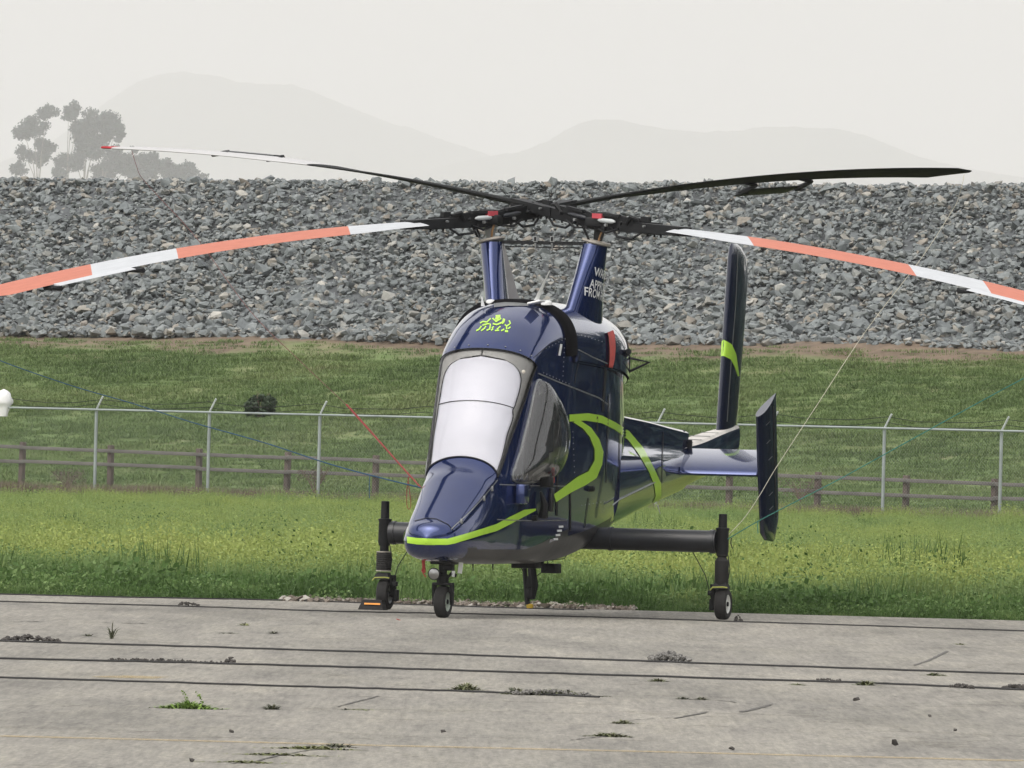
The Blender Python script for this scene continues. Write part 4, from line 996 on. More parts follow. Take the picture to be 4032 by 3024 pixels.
# lettering on the port pylon
PV = BVHTree.FromPolygons(*pyl[1])
def lettering(lines, parent):
    mb = MB(); dg = bpy.context.evaluated_depsgraph_get()
    for (txt, px, py, sz_) in lines:
        cu_ = bpy.data.curves.new('t', 'FONT'); cu_.body = txt; cu_.size = sz_; cu_.resolution_u = 3; cu_.space_character = 1.0; cu_.offset = .0012
        to = bpy.data.objects.new('t', cu_); COL.objects.link(to); bpy.context.view_layer.update()
        me = to.evaluated_get(bpy.context.evaluated_depsgraph_get()).to_mesh(); o0 = hit(px, py, 0, PV)
        vs = []
        for v in me.vertices:
            u, w = v.co.x*.93, v.co.y; ca, sa = math.cos(rad(-7)), math.sin(rad(-7)); u, w = u*ca-w*sa*0, w+u*sa
            r_ = PV.ray_cast(Vector((o0.x-u, 2.5, o0.z+w)), Vector((0, -1, 0)))
            vs.append((r_[0]+r_[1]*.004 if r_[1].y > 0 else r_[0]+Vector((0, .004, 0))) if r_[0] else Vector((o0.x-u, o0.y, o0.z+w)))
        mb.add(vs, [tuple(p.vertices) for p in me.polygons]); bpy.data.objects.remove(to)
    return mb.build('warning_lettering', M['text'], parent, 180)
lettering([('WARNING', 2339, 1085, .125), ('APPROACH', 2320, 1131, .125), ('FROM FRONT', 2298, 1162, .125)], HE)
# cross tube between the pylon tops with two small brackets
mb = MB(); mb.box((.63, 0, 3.80), (.05, .90, .035)); mb.box((.63, 0, 3.755), (.02, .80, .012)); mb.build('cross_tube', M['black'], HE)
for px in (2108, 2174):
    p = Lc(px, 945, x=.66); mb = MB(); mb.box(p+Vector((0, 0, .01)), (.012, .045, .06)); mb.tube([p+Vector((0, 0, -.03)), p+Vector((0, .008, -.12))], [.014, .004], 6); mb.build('tube_bracket', M['grey'], HE)
    mb = MB(); mb.box(p+Vector((.008, 0, .01)), (.008, .022, .04)); mb.build('bracket_pad', M['black'], HE)
# antennas on the roof
mb = MB(); a = Lc(2112, 1182, x=1.95); b = Lc(2164, 1066, x=1.78)
mb.loft([[a+Vector((.06, -.008, 0)), a+Vector((0, .008, 0)), a+Vector((-.06, .008, 0)), a+Vector((0, -.012, 0))], [b+Vector((.02, 0, 0)), b+Vector((0, .005, 0)), b+Vector((-.02, 0, 0)), b+Vector((0, -.005, 0))]], True, True)
mb.box(a+Vector((0, .0, -.02)), (.22, .14, .02), Matrix.Rotation(rad(14), 4, 'X'), bev=.008); mb.build('blade_antenna', M['white'], HE)
mb = MB(); a = Lc(1902, 1206, x=1.95); b = Lc(1897, 1168, x=1.9)
mb.loft([[a+Vector((.04, -.01, 0)), a+Vector((0, .01, 0)), a+Vector((-.04, .01, 0)), a+Vector((0, -.01, 0))], [b+Vector((.01, 0, 0)), b+Vector((0, .006, 0)), b+Vector((-.01, 0, 0)), b+Vector((0, -.006, 0))]], True, True); mb.build('blade_antenna', M['white'], HE)
for (px, py, r_) in ((1932, 1188, .048), (2152, 1192, .058)):
    a = Lc(px, py, x=1.7); mb = MB(); mb.lathe([(-.02, r_), (.0, r_), (.018, r_*.85), (.024, r_*.3)], a, (.1, 0, 1), 20); mb.build('disc_antenna', M['white'], HE)
line_strip('roof_pad', [(1945, 1204), (2000, 1198), (2080, 1198)], 16, M['grey'], HE, .006, 12)

# ---- tail
def airfoil(ch, t, n_=14):
    P_ = []
    for i in range(n_*2):
        a = 2*math.pi*i/(n_*2); u = (1+math.cos(a))/2; yt = 5*t*ch*(.2969*math.sqrt(u)-.126*u-.3516*u*u+.2843*u**3-.1036*u**4)
        P_.append((u*ch, yt if math.sin(a) >= 0 else -yt))
    return P_
def finloft(name, secs, mat, parent=HE, t=.11):
    """secs: (x_le, y, z, chord, zshift at trailing edge)"""
    rws = []
    for (x, y, z, ch, zs, tk) in secs: rws.append([Vector((x-u, y+w, z+zs*u/ch)) for (u, w) in airfoil(ch, tk)])
    mb = MB(); mb.loft(rws, True, True); return mb.build(name, mat, parent, 35), (list(mb.v), list(mb.f))
fin, fd = finloft('tail_fin', [(-6.42, 0, 1.69, .72, 0, .15), (-6.44, 0, 1.95, .80, 0, .14), (-6.60, 0, 3.0, .83, 0, .13), (-6.70, 0, 3.62, .84, 0, .13), (-6.73, 0, 3.83, .72, .0, .13), (-6.76, 0, 3.93, .46, 0, .13), (-6.80, 0, 3.965, .24, 0, .1)], M['navyfin'])
FB = makebvh([fd])
skin_strip('lime_band', [(2824, 1337), (2850, 1338), (2880, 1355), (2898, 1395), (2910, 1480)], [(2824, 1402), (2850, 1402), (2876, 1415), (2892, 1445), (2904, 1482)], M['lime'], HE, .004, 24, True, bv=FB)
line_strip('rudder_hinge_line', [(2905, 985), (2896, 1200), (2880, 1400), (2862, 1660)], 3, M['grey'], HE, .003, 30, True, bv=FB)

for sg in (1, -1):
    rws = []
    for y in (.14, .6, 1.12):
        rws.append([Vector((-3.86-u*.95, sg*y, 1.475+w+u*.33)) for (u, w) in airfoil(.80, .15)])
    mb = MB(); mb.loft(rws, True, True); mb.build('stabilizer', M['navy'], HE, 40)
    rws = []
    def yl(z): return sg*(1.20-(z-.8)*.055)
    for (xl, z, ch, dz, tk) in ((-4.25, .775, .16, .03, .2), (-3.98, .79, .48, .10, .15), (-3.84, .86, .70, .16, .13), (-3.82, 1.05, .74, .12, .12), (-3.80, 1.6, .76, .18, .12), (-3.80, 2.09, .76, .26, .12)):
        rws.append([Vector((xl-u, yl(z)+w, z+dz*u/ch)) for (u, w) in airfoil(ch, tk)])
    mb = MB(); mb.loft(rws, True, True)
    ef = mb.build('end_fin', M['navyfin'], HE, 35)
    if sg > 0:
        EFB = makebvh([(list(mb.v), list(mb.f))])
        for (px, py) in ((3022, 1668), (3024, 1740), (3032, 1805), (3034, 1945), (3036, 2000)): line_strip('fin_scuff', [(px-6, py+7), (px+8, py-8)], 2, M['grey'], HE, .003, 3, bv=EFB)
        line_strip('fin_hinge_line', [(3045, 1600), (3050, 1800), (3056, 2040)], 4, M['black'], HE, .003, 20, bv=EFB)
mb = MB(); mb.tube([Lc(2590, 1990, y=.0), Lc(2600, 2025, y=0)], [.008, .003], 5)
mb.build('whip_antenna', M['white'], HE)

# ---- landing gear
GZ = .795
def wheel(c, ax, r, w, parent, rimmat):
    root = empty('wheel', c); root.parent = parent
    mb = MB(); pr = [(-w*.42, r*.60), (-w*.5, r*.72), (-w*.5, r*.84), (-w*.40, r*.96), (-w*.2, r), (w*.2, r), (w*.40, r*.96), (w*.5, r*.84), (w*.5, r*.72), (w*.42, r*.60)]
    mb.lathe(pr+[(w*.1, r*.58), (-w*.1, r*.58), pr[0]], (0, 0, 0), ax, 40)
    for g_ in (-.12, .12): mb.lathe([(w*g_-.003, r*1.002), (w*g_, r*.985), (w*g_+.003, r*1.002)], (0, 0, 0), ax, 40)
    mb.build('tyre', M['rubber'], root, 40)
    mb = MB(); mb.lathe([(w*.30, r*.60), (w*.40, r*.61), (w*.43, r*.57), (w*.36, r*.5), (w*.22, r*.42), (w*.22, r*.25), (w*.34, r*.2), (w*.36, .001)], (0, 0, 0), ax, 36)
    mb.lathe([(-w*.36, .001), (-w*.34, r*.2), (-w*.2, r*.3), (-w*.36, r*.5), (-w*.43, r*.57), (-w*.3, r*.6)], (0, 0, 0), ax, 36); mb.build('rim', rimmat, root, 40)
    mb = MB(); mb.lathe([(w*.34, r*.16), (w*.46, r*.14), (w*.48, .001)], (0, 0, 0), ax, 16)
    for k in range(6):
        a = k*math.pi/3; A_ = Vector(ax).orthogonal().normalized(); B_ = Vector(ax).cross(A_); mb.lathe([(w*.2, .010), (w*.27, .008)], (A_*math.cos(a)+B_*math.sin(a))*r*.34, ax, 6)
    mb.build('hub_cap', M['black'], root, 40)
    return root
RIMW = simple('white_rim_paint', (.62, .63, .6), .45, 0, 0, .1, 20)
mb = MB(); mb.tube([(0, -1.74, GZ), (0, 1.74, GZ)], .113, 32)
for y in (-1.70, 1.70, -.62, .62): mb.tube([(0, y-.02, GZ), (0, y+.02, GZ)], .122, 32)
mb.build('landing_gear_beam', M['blacks'], HE)
for sg in (1, -1):
    y = sg*1.80; rt = empty('main_gear_leg', (0, y, 0)); rt.parent = HE
    hd = 0.0 if sg > 0 else .04
    mb = MB(); mb.lathe([(.66, .056), (.70, .066), (.90, .062), (.925, .07), (.935, .070), (.94, .045), (1.075+hd, .042), (1.08+hd, .036)], (0, 0, 0), (0, 0, 1), 24)
    mb.lathe([(.46, .050), (.66, .046)], (0, 0, 0), (0, 0, 1), 20); mb.build('strut', M['black'], rt)
    mb = MB()
    if sg > 0: mb.lathe([(.36, .06), (.38, .072), (.60, .072), (.62, .055), (.64, .045), (.655, .058), (.675, .058)], (0, 0, 0), (0, 0, 1), 24)
    else:
        mb.lathe([(.40, .070), (.42, .078), (.585, .078), (.60, .07)], (0, 0, 0), (0, 0, 1), 24)
        for k in range(7): mb.lathe([(.43+k*.022, .078), (.436+k*.022, .083), (.442+k*.022, .078)], (0, 0, 0), (0, 0, 1), 24)
    mb.build('shock_absorber', M['rubber'], rt)
    if sg < 0:
        mb = MB(); mb.lathe([(.395, .074), (.397, .082), (.405, .082), (.407, .074)], (0, 0, 0), (0, 0, 1), 24); mb.lathe([(.59, .07), (.592, .08), (.60, .08), (.602, .07)], (0, 0, 0), (0, 0, 1), 24); mb.build('collar', M['beige'], rt)
    # fork: shoulder, arm on the inboard side for port, outboard for starboard, axle
    s_in = -1
    mb = MB(); mb.loft([[Vector((.07, -.10, .315)), Vector((.07, .075, .315)), Vector((-.09, .075, .315)), Vector((-.09, -.10, .315))], [Vector((.05, -.055, .385)), Vector((.05, .055, .385)), Vector((-.05, .055, .385)), Vector((-.05, -.055, .385))]], True, True)
    ys = -.085 if sg > 0 else .095
    mb.loft([[Vector((.06, ys-.018, .36)), Vector((.06, ys+.018, .36)), Vector((-.08, ys+.018, .36)), Vector((-.08, ys-.018, .36))], [Vector((-.02, ys-.02, .13)), Vector((-.02, ys+.02, .13)), Vector((-.10, ys+.02, .13)), Vector((-.10, ys-.02, .13))]], True, True)
    mb.box((-.06, ys*1.25, .15), (.09, .05, .12), bev=.01); mb.box((.0, ys*1.3, .27), (.08, .05, .05), bev=.01); mb.build('fork', M['black'], rt)
    mb = MB(); mb.tube([(.10, -.09, .30), (.12, -.06, .33), (.12, .05, .335), (.10, .09, .33)], .007, 6); mb.build('brake_hose', M['hose'], rt)
    mb = MB(); mb.tube([(.03, .07, .66), (.05, .10, .52), (.03, .08, .42)], .005, 5); mb.tube([(.03, -.3*sg, .68), (.04, -.16*sg, .45), (.03, -.12*sg, .3), (0, -.1*sg, .2)], .005, 5); mb.build('cable', M['black'], rt)
    wh = wheel((-.04, .012, .16), (0, 1, 0), .16, .125, rt, RIMW if sg > 0 else M['grey'])
# nose gear
rt = empty('nose_gear', (3.98, 0, 0)); rt.parent = HE
mb = MB(); mb.lathe([(.34, .05), (.36, .06), (.42, .06), (.44, .042), (.62, .042)], (0, 0, 0), (0, 0, 1), 20); mb.box((-.04, 0, .565), (.26, .22, .07), bev=.01); mb.box((.0, .06, .50), (.10, .09, .06), bev=.01)
mb.tube([(.0, .05, .40), (-.12, .07, .46), (-.16, .06, .57)], .014, 6); mb.tube([(.02, .10, .44), (.0, .14, .42)], .02, 6); mb.build('strut', M['black'], rt)
mb = MB(); mb.box((-.02, 0, .335), (.12, .20, .03), bev=.008)
for y in (-.09, .09): mb.loft([[Vector((.03, y-.012, .34)), Vector((.03, y+.012, .34)), Vector((-.07, y+.012, .34)), Vector((-.07, y-.012, .34))], [Vector((-.005, y-.014, .13)), Vector((-.005, y+.014, .13)), Vector((-.06, y+.014, .13)), Vector((-.06, y-.014, .13))]], True, True)
mb.build('fork', M['black'], rt)
wheel((-.03, 0, .16), (0, 1, 0), .16, .12, rt, simple('pale_green_rim', (.45, .52, .45), .5, 0, 0, .15, 20))
lt = empty('landing_light', (.10, -.06, .435)); lt.parent = rt
mb = MB(); mb.lathe([(-.05, .02), (-.04, .045), (.0, .062), (.012, .062), (.012, .055)], (0, 0, 0), (1, -.05, -.1), 24); mb.build('housing', M['black'], lt)
mb = MB(); mb.lathe([(.012, .054), (.020, .035), (.024, .001)], (0, 0, 0), (1, -.05, -.1), 24); chrome, n, b = newmat('lamp_reflector'); b.inputs['Metallic'].default_value = 1; b.inputs['Roughness'].default_value = .3; b.inputs['Base Color'].default_value = (.35, .35, .35, 1)
no = noisy(n, 60); bu = n.nodes.new('ShaderNodeBump'); bu.inputs['Strength'].default_value = .4; n.links.new(no.outputs[0], bu.inputs['Height']); n.links.new(bu.outputs[0], b.inputs['Normal']); mb.build('reflector', chrome, lt)
mb = MB(); mb.box((0, -.20, .51), (.012, .03, .14), Matrix.Rotation(.1, 4, 'X')); mb.tube([(0, -.185, .58), (.01, -.215, .46), (.05, -.16, .40)], .006, 5); mb.build('red_strap', M['red'], rt)
mb = MB(); mb.box((-.05, .165, .50), (.006, .045, .11), Matrix.Rotation(-.1, 4, 'X')); mb.build('white_tag', M['white'], rt)
mb = MB(); mb.box((.02, .115, .44), (.03, .03, .06), bev=.005); mb.build('placard', M['text'], rt)
# cargo hook under the belly
rt = empty('cargo_hook', (.15, 0, 0)); rt.parent = HE
p = Lc(2085, 2220, x=.15); q = Lc(2088, 2385, x=.15); yy = p.y
mb = MB(); mb.tube([(0, yy-.06, .62), (0, yy-.045, .40), (0, yy-.01, .10)], [.02, .024, .028], 8); mb.tube([(0, yy+.04, .58), (.02, yy+.03, .46), (0, yy+.05, .3), (0, yy+.04, .16)], [.03, .045, .05, .03], 8)
mb.box((0, yy+.06, .55), (.12, .16, .07), bev=.01); mb.box((.01, yy+.03, .33), (.07, .10, .13), bev=.02); mb.box((0, yy+.01, .21), (.06, .09, .12), bev=.02); mb.tube([(0, yy-.1, .6), (.02, yy-.09, .5), (0, yy-.06, .42)], .006, 5)
mb.tube([(0, yy+.2, .6), (0, yy+.18, .47), (0, yy+.06, .38)], .005, 5); mb.tube([(0, yy+.42, .66), (0, yy+.37, .58), (0, yy+.22, .56)], .005, 5)
mb.build('link', M['black'], rt); mb = MB(); mb.box((0, yy+.015, .085), (.05, .07, .05), bev=.015); mb.build('hook_tip', simple('yellow_paint', (.55, .36, .03), .5, 0, 0, .2, 20), rt)
for (px, z0_) in ((1862, .53), (1940, .53)): 
    p = Lc(px, 2200, y=0); mb = MB(); mb.tube([(p.x, 0, .56), (p.x-.02, 0, .46)], [.012, .004], 5); mb.build('drain_mast', M['black'], HE)

# ---- rotors
RB = 7.37
def wd2l(dx, dy): v = Vector((dx, dy, 0)); return Vector((v.dot(HN), v.dot(HL), 0))
def blademat(name, bands, slant, under=None):
    """bands: [(f_end, colour)] along the blade"""
    m, n, b = newmat(name); tc = n.nodes.new('ShaderNodeTexCoord'); sx = n.nodes.new('ShaderNodeSeparateXYZ'); n.links.new(tc.outputs['Object'], sx.inputs[0])
    ma = n.nodes.new('ShaderNodeMath'); ma.operation = 'MULTIPLY_ADD'; ma.inputs[1].default_value = slant; n.links.new(sx.outputs[1], ma.inputs[0]); n.links.new(sx.outputs[0], ma.inputs[2])
    dv = n.nodes.new('ShaderNodeMath'); dv.operation = 'DIVIDE'; dv.inputs[1].default_value = RB; n.links.new(ma.outputs[0], dv.inputs[0])
    st = []; prev = 0
    for fe, c in bands: st.append((prev, c)); prev = fe
    r = ramp(n, st, 'CONSTANT'); n.links.new(dv.outputs[0], r.inputs[0])
    no = noisy(n, 3, 6, .7, vscale=(1, 6, 6)); r2 = ramp(n, [(.3, (.86, .86, .86)), (.7, (1.04, 1.04, 1.04))]); n.links.new(no.outputs[0], r2.inputs[0])
    n.links.new(mixc(n, 1.0, r.outputs[0], r2.outputs[0], 'MULTIPLY'), b.inputs['Base Color']); b.inputs['Roughness'].default_value = .7; b.inputs['Specular IOR Level'].default_value = .2
    return m
WH = (.50, .52, .54); OR = (.50, .185, .13); BK = (.007, .008, .008); GY = (.42, .42, .41); RD = (.40, .02, .03)
def blade(hub, dl, slope_a, slope_b, side, phi, mats, label, fl=(.735, .875), gap=-.03, drop=.004, thin=1.0, rootf=.12, fch=.12, fang=0):
    """side=+1: chord axis towards the viewer's side; phi(f) pitch of the chord"""
    bx = dl.normalized(); hy = Vector((0, 0, 1)).cross(bx)
    if (HM.to_3x3() @ hy).y > 0: hy = -hy         # chord axis points towards the camera side
    mz = Vector((0, 0, 1)); Mx = Matrix(((bx.x, hy.x, 0, hub.x), (bx.y, hy.y, 0, hub.y), (0, 0, 1, hub.z), (0, 0, 0, 1)))
    rws = []; ch0 = .46; fs_ = np.linspace(rootf, 1.0, 61)
    def frame(f):
        z = slope_a*f+slope_b*f*f; ph = phi(f); return z, ph
    for f in fs_:
        z, ph = frame(f); ch = ch0*(.72+.28*min(1, max(0, (f-rootf)/.16))); tk = (.085-.055*min(1, (f-rootf)/.35))*thin; 
        tip = max(0, (f-.955)/.045)
        row = []
        for (u, w) in airfoil(1.0, 1.0):
            # leading edge away from or towards viewer depending on side ; tip is cut obliquely
            c_ = (.30-u)*-side*ch
            xx = f*RB-(tip*0 if True else 0)
            if f > .93: xx -= (1-u if side > 0 else u)*0
            c2 = c_*(1-.75*tip); row.append(Vector((xx, c2*math.cos(ph), z+c2*math.sin(ph)+w*tk*.72)))
        rws.append(row)
    mb = MB(); mb.loft(rws, True, True)
    # underside gets its own material slot
    na_ = 28; mb.m = [1 if (i < 60*na_ and (i % na_) >= na_//2+1 and (i % na_) < na_-1) else 0 for i in range(len(mb.f))]
    bl = mb.build('rotor_blade', [mats[0], mats[0] if mats[0] is mFL else M['blackblade']], None, 50); bl.parent = HE; bl.matrix_local = Mx
    if label: bl['label'] = label
    # servo flap on the trailing edge with two brackets
    f0, f1 = fl
    z0_, p0_ = frame(f0); z1_, p1_ = frame(f1); te = side*.7*ch0
    mb = MB(); pr_ = []
    for f in (f0, (f0+f1)/2, f1):
        z, ph = frame(f); c0 = te+side*gap; row = []
        for (u, w) in airfoil(fch, .12): c_ = c0+side*u; row.append(Vector((f*RB, c_*math.cos(ph), z-drop+c_*math.sin(ph)-fang*u+w)))
        pr_.append(row)
    mb.loft(pr_, True, True); mb.build('servo_flap', mats[1], bl, 40)
    for f in (f0-.006, f1+.006):
        z, ph = frame(f); mb = MB(); a_ = Vector((f*RB, te*.75*math.cos(ph), z+te*.75*math.sin(ph)-.015)); b_ = Vector((f*RB, (te+side*.14)*math.cos(ph), z-drop+(te+side*.14)*math.sin(ph)))
        mb.tube([a_-Vector((.22, 0, 0)), a_+Vector((0, 0, -.02)), b_+Vector((0, 0, -.015)), b_+Vector((.12, 0, -.02))], [.012, .024, .028, .012], 6); mb.build('flap_bracket', M['black'], bl)
    return bl, Mx, frame
fA = wd2l(5.1, 5.32); fB = wd2l(-5.266, 5.16)
hubL = Vector((HX, -.582, HUBZ)); hubR = Vector((HX, .600, HUBZ-.005))
mNL = blademat('blade_paint_near_left', [(.275, WH), (.605, OR), (.765, WH), (.94, OR), (1, WH)], -.9)
mNR = blademat('blade_paint_near_right', [(.280, WH), (.580, OR), (.715, WH), (.86, OR), (1, WH)], -1.2)
mFL = blademat('blade_paint_far_left', [(.56, BK), (.965, (.5, .5, .5)), (1, RD)], 0)
mFR = blademat('blade_paint_far_right', [(1, BK)], 0)
def ph_near(f): return -rad(5.5)*min(1, .25+max(0, f-.12)/.2)
def ph_farR(f): return rad(13)*min(1, .45+max(0, f-.1)/.5)
def ph_farL(f): return rad(7-11*min(1, max(0, (f-.4)/.25)))
bNL, MNL, frNL = blade(hubL, -fA, -.33, -.64, 1, ph_near, (mNL, M['flapw']), rootf=.15, label= 'orange and white striped blade drooping past the left edge')
bFR, MFR, frFR = blade(hubL, fA, 1.42, -.66, -1, lambda f: ph_farR(f), (mFR, M['black']), 'black blade reaching up to the right', fl=(.585, .69), gap=.06, drop=.05, fch=.24, fang=.10)
bFL, MFL, frFL = blade(hubR, fB, 1.42, -.64, -1, lambda f: ph_farL(f), (mFL, M['blacks']), 'thin blade with a red tip reaching up to the left', fl=(.70, .80), gap=.04, drop=.0, thin=1.2)
bNR, MNR, frNR = blade(hubR, -fB, -.33, -.64, 1, ph_near, (mNR, M['flapw']), rootf=.155, label= 'orange and white striped blade drooping past the right edge')
# hubs
for (hub, dn, sg) in ((hubL, fA, -1), (hubR, fB, 1)):
    hr = empty('rotor_hub', hub); hr.parent = HE
    mb = MB(); mt = Vector((0, sg*.14, 1)).normalized()
    mb.tube([mt*-.20, mt*-.02], [.045, .055], 16); mb.tube([mt*-.06, mt*.10], [.09, .075], 16); mb.build('mast', M['grey'] if sg < 0 else M['black'], hr)
    mb = MB(); mb.tube([mt*-.19+Vector((.05, .02, 0)), mt*-.1+Vector((.09, .05, 0)), mt*-.03+Vector((.06, .07, 0))], .012, 6); mb.build('brown_hose', simple('tan_rubber', (.28, .16, .07), .6, 0, 0, .1, 10), hr)
    for s_, (sa, sb) in ((-1, (-.33, -.64)), (1, (1.42, -.66))):
        bx = (dn*s_).normalized(); hy = Vector((0, 0, 1)).cross(bx)
        if (HM.to_3x3() @ hy).y > 0: hy = -hy
        def pt(f, y=0, z=0): return bx*(f*RB)+hy*y+Vector((0, 0, sa*f+sb*f*f+z))
        def bar(f0, f1, y, z, wy, wz, mat='black', nm='grip', k=4):
            mb = MB(); rws = []
            for i in range(k+1):
                f = f0+(f1-f0)*i/k; rws.append([pt(f, y-wy/2, z-wz/2), pt(f, y+wy/2, z-wz/2), pt(f, y+wy/2, z+wz/2), pt(f, y-wy/2, z+wz/2)])
            mb.loft(rws, True, True); return mb.build(nm, M[mat], hr, 40)
        bar(.0, .125, 0, -.005, .17, .105, nm='blade_grip'); bar(.0, .075, .03, .062, .13, .06, nm='hub_plate'); bar(.02, .05, .10, .10, .05, .03, nm='weight_arm'); bar(.088, .102, .06, .09, .05, .05, nm='flap_linkage'); bar(.03, .105, -.10, .045, .03, .03, nm='damper_arm')
        bar(.085, .162, 0, 0, .20, .095, nm='blade_cuff')
        mb = MB(); a = pt(.012, .12, .045); b = pt(.045, .13, .04); mb.tube([a, a.lerp(b, .15), a.lerp(b, .8), b], [.012, .024, .024, .010], 10); mb.build('damper', M['armw'] if s_ < 0 else M['blacks'], hr)
        for f in ((.095, .108, .12) if s_ < 0 else (.04, .055, .07, .085, .1, .115)):
            mb = MB(); mb.tube([pt(f, .03, -.04), pt(f, .03, -.085)], [.014, .011], 8); mb.build('bolt', M['black'], hr)
        mb = MB(); mb.tube([pt(.035, .1, -.02), pt(.05, .13, -.11), pt(.075, .11, -.12), pt(.09, .08, -.05)], .013, 6); mb.tube([pt(.062, .09, .02), pt(.072, .11, .10), pt(.085, .08, .075)], [.02, .028, .015], 6)
        mb.tube([pt(.01, .10, -.05), pt(.03, .14, -.08), pt(.05, .12, -.03)], .012, 6); mb.tube([pt(0, .06, .09), pt(.03, .07, .11), pt(.06, .05, .085), pt(.09, .04, .08)], .011, 6); mb.build('linkage', M['black'], hr)
        for (f, y, z, r_) in ((.03, .13, .0, .016), (.058, .14, .03, .02), (.10, .11, .02, .012), (.025, .12, -.035, .014)):
            mb = MB(); mb.tube([pt(f, y, z), pt(f, y+.03, z)], r_, 10); mb.build('fastener', M['grey'] if f in (.03, .10) else M['black'], hr)
        if s_ < 0: bar(.002, .02, .115, .085, .05, .05, 'redmetal', 'red_block', 2)
    mb = MB(); mb.box((0, 0, .10), (.17, .17, .05), bev=.015); mb.box((0, 0, .02), (.26, .26, .10), bev=.02); mb.build('hub_block', M['black'], hr)
    mb = MB(); mb.tube([Vector((.14, .05*sg, -.15)), Vector((.16, .12*sg, .0))], .012, 6); mb.tube([Vector((.13, -.08, -.16)), Vector((.17, -.14, -.02))], .012, 6); mb.build('pitch_link', M['black'], hr)
# ---- tie-down ropes
def rope(name, pts, Ys, r, mat, label):
    """pts in picture pixels with a depth for the first and last one"""
    L_ = [0]; 
    for a, b in zip(pts, pts[1:]): L_.append(L_[-1]+math.dist(a, b))
    P_ = [at(p[0], p[1], Ys[0]+(Ys[1]-Ys[0])*l/L_[-1]) for p, l in zip(pts, L_)]
    A = [list(p) for p in P_]; fine = [Vector(p) for p in cat_rom(A, 6)]
    o = P_[-1].copy(); mb = MB()
    rr = [np.interp(i/(len(fine)-1), np.linspace(0, 1, len(r)), r) for i in range(len(fine))] if isinstance(r, (list, tuple)) else r
    mb.tube([p-o for p in fine], rr, 6); ob = mb.build(name, mat, None); ob.location = o; return tag(ob, label, 'rope')
RR = simple('red_rope', (.26, .04, .04), .85, 0, 0, .3, 30); RDK = simple('brown_rope', (.13, .05, .045), .85, 0, 0, .3, 30); RBL = simple('blue_rope', (.03, .09, .17), .85, 0, 0, .3, 30); RG = simple('green_rope', (.05, .22, .18), .85, 0, 0, .3, 30); RT = simple('tan_rope', (.45, .43, .34), .85, 0, 0, .2, 30)
ro = rope('tie_down_rope', [(519, 594), (538, 655), (557, 698), (625, 775), (780, 945), (985, 1225), (1180, 1420), (1367, 1597)], (4.9, -1.6), .0034, RDK, 'thin dark red rope running from the red blade tip down to the thicker red rope')
rope('tie_down_rope', [(1365, 1594), (1420, 1655), (1500, 1745), (1580, 1835), (1658, 1921)], (-1.6, -3.35), [.010, .011, .009, .008, .008], RR, 'thick red rope tied to the right of the helicopter nose hood')
rope('rope_tail', [(1612, 1868), (1603, 1920), (1602, 1985), (1610, 2005), (1618, 1985), (1612, 1930), (1606, 1880)], (-2.9, -2.9), .004, RR, 'red rope loop hanging beside the nose above the left gear beam')
rope('tie_down_rope', [(-128, 1205), (-120, 1360), (0, 1420), (280, 1518), (520, 1588), (760, 1664), (1040, 1743), (1300, 1828), (1500, 1882), (1656, 1920)], (-5.2, -3.4), [.0045, .0045, .007], RBL, 'blue rope sloping from the left edge to the helicopter nose')
rope('rope_tail', [(1456, 1870), (1454, 1915), (1455, 1962)], (-3.2, -3.2), .004, RBL, 'short loose blue rope end hanging left of the red loop')
rope('tie_down_rope', [(3796, 688), (3790, 721), (3770, 790), (3746, 835), (3626, 1019), (3408, 1305), (3220, 1590), (3058, 1838), (2990, 1952), (2930, 2040), (2862, 2112)], (5.1, -.5), .0036, RT, 'pale tan rope from the black blade tip down past the end fin')
rope('tie_down_rope', [(4490, 1225), (4440, 1290), (4230, 1395), (4027, 1492), (3688, 1676), (3340, 1868), (3210, 1936), (2993, 2048), (2856, 2128)], (-5.2, -.5), .005, RG, 'green rope from the right edge down to the right landing gear strut')
rope('rope_tail', [(2880, 2118), (2878, 2140), (2884, 2160)], (-.5, -.5), .006, M['black'], 'short dark rope end hanging beside the right gear strut')
rope('rope_tail', [(2984, 2050), (2983, 2075), (2985, 2100)], (-.7, -.7), .005, RG, 'short rope end hanging from the green rope in front of the end fin')
# wheel chock at the starboard main wheel
ck = empty('wheel_chock', l2w((.24, -1.80, 0)), 'black rubber wheel chock with an orange stripe against the left main wheel', 'chock')
ck.rotation_euler = (0, 0, PSI*-1)
mb = MB(); mb.loft([[Vector((-.17, -.09, .001)), Vector((.10, -.09, .001)), Vector((.10, .09, .001)), Vector((-.17, .09, .001))], [Vector((-.13, -.05, .105)), Vector((.07, -.05, .105)), Vector((.07, .05, .105)), Vector((-.13, .05, .105))]], True, True)
mb.build('block', M['rubber'], ck); mb = MB(); mb.box((-.02, -.077, .062), (.17, .006, .018), Matrix.Rotation(rad(-21), 4, 'X')); mb.build('orange_stripe', M['orange'], ck)

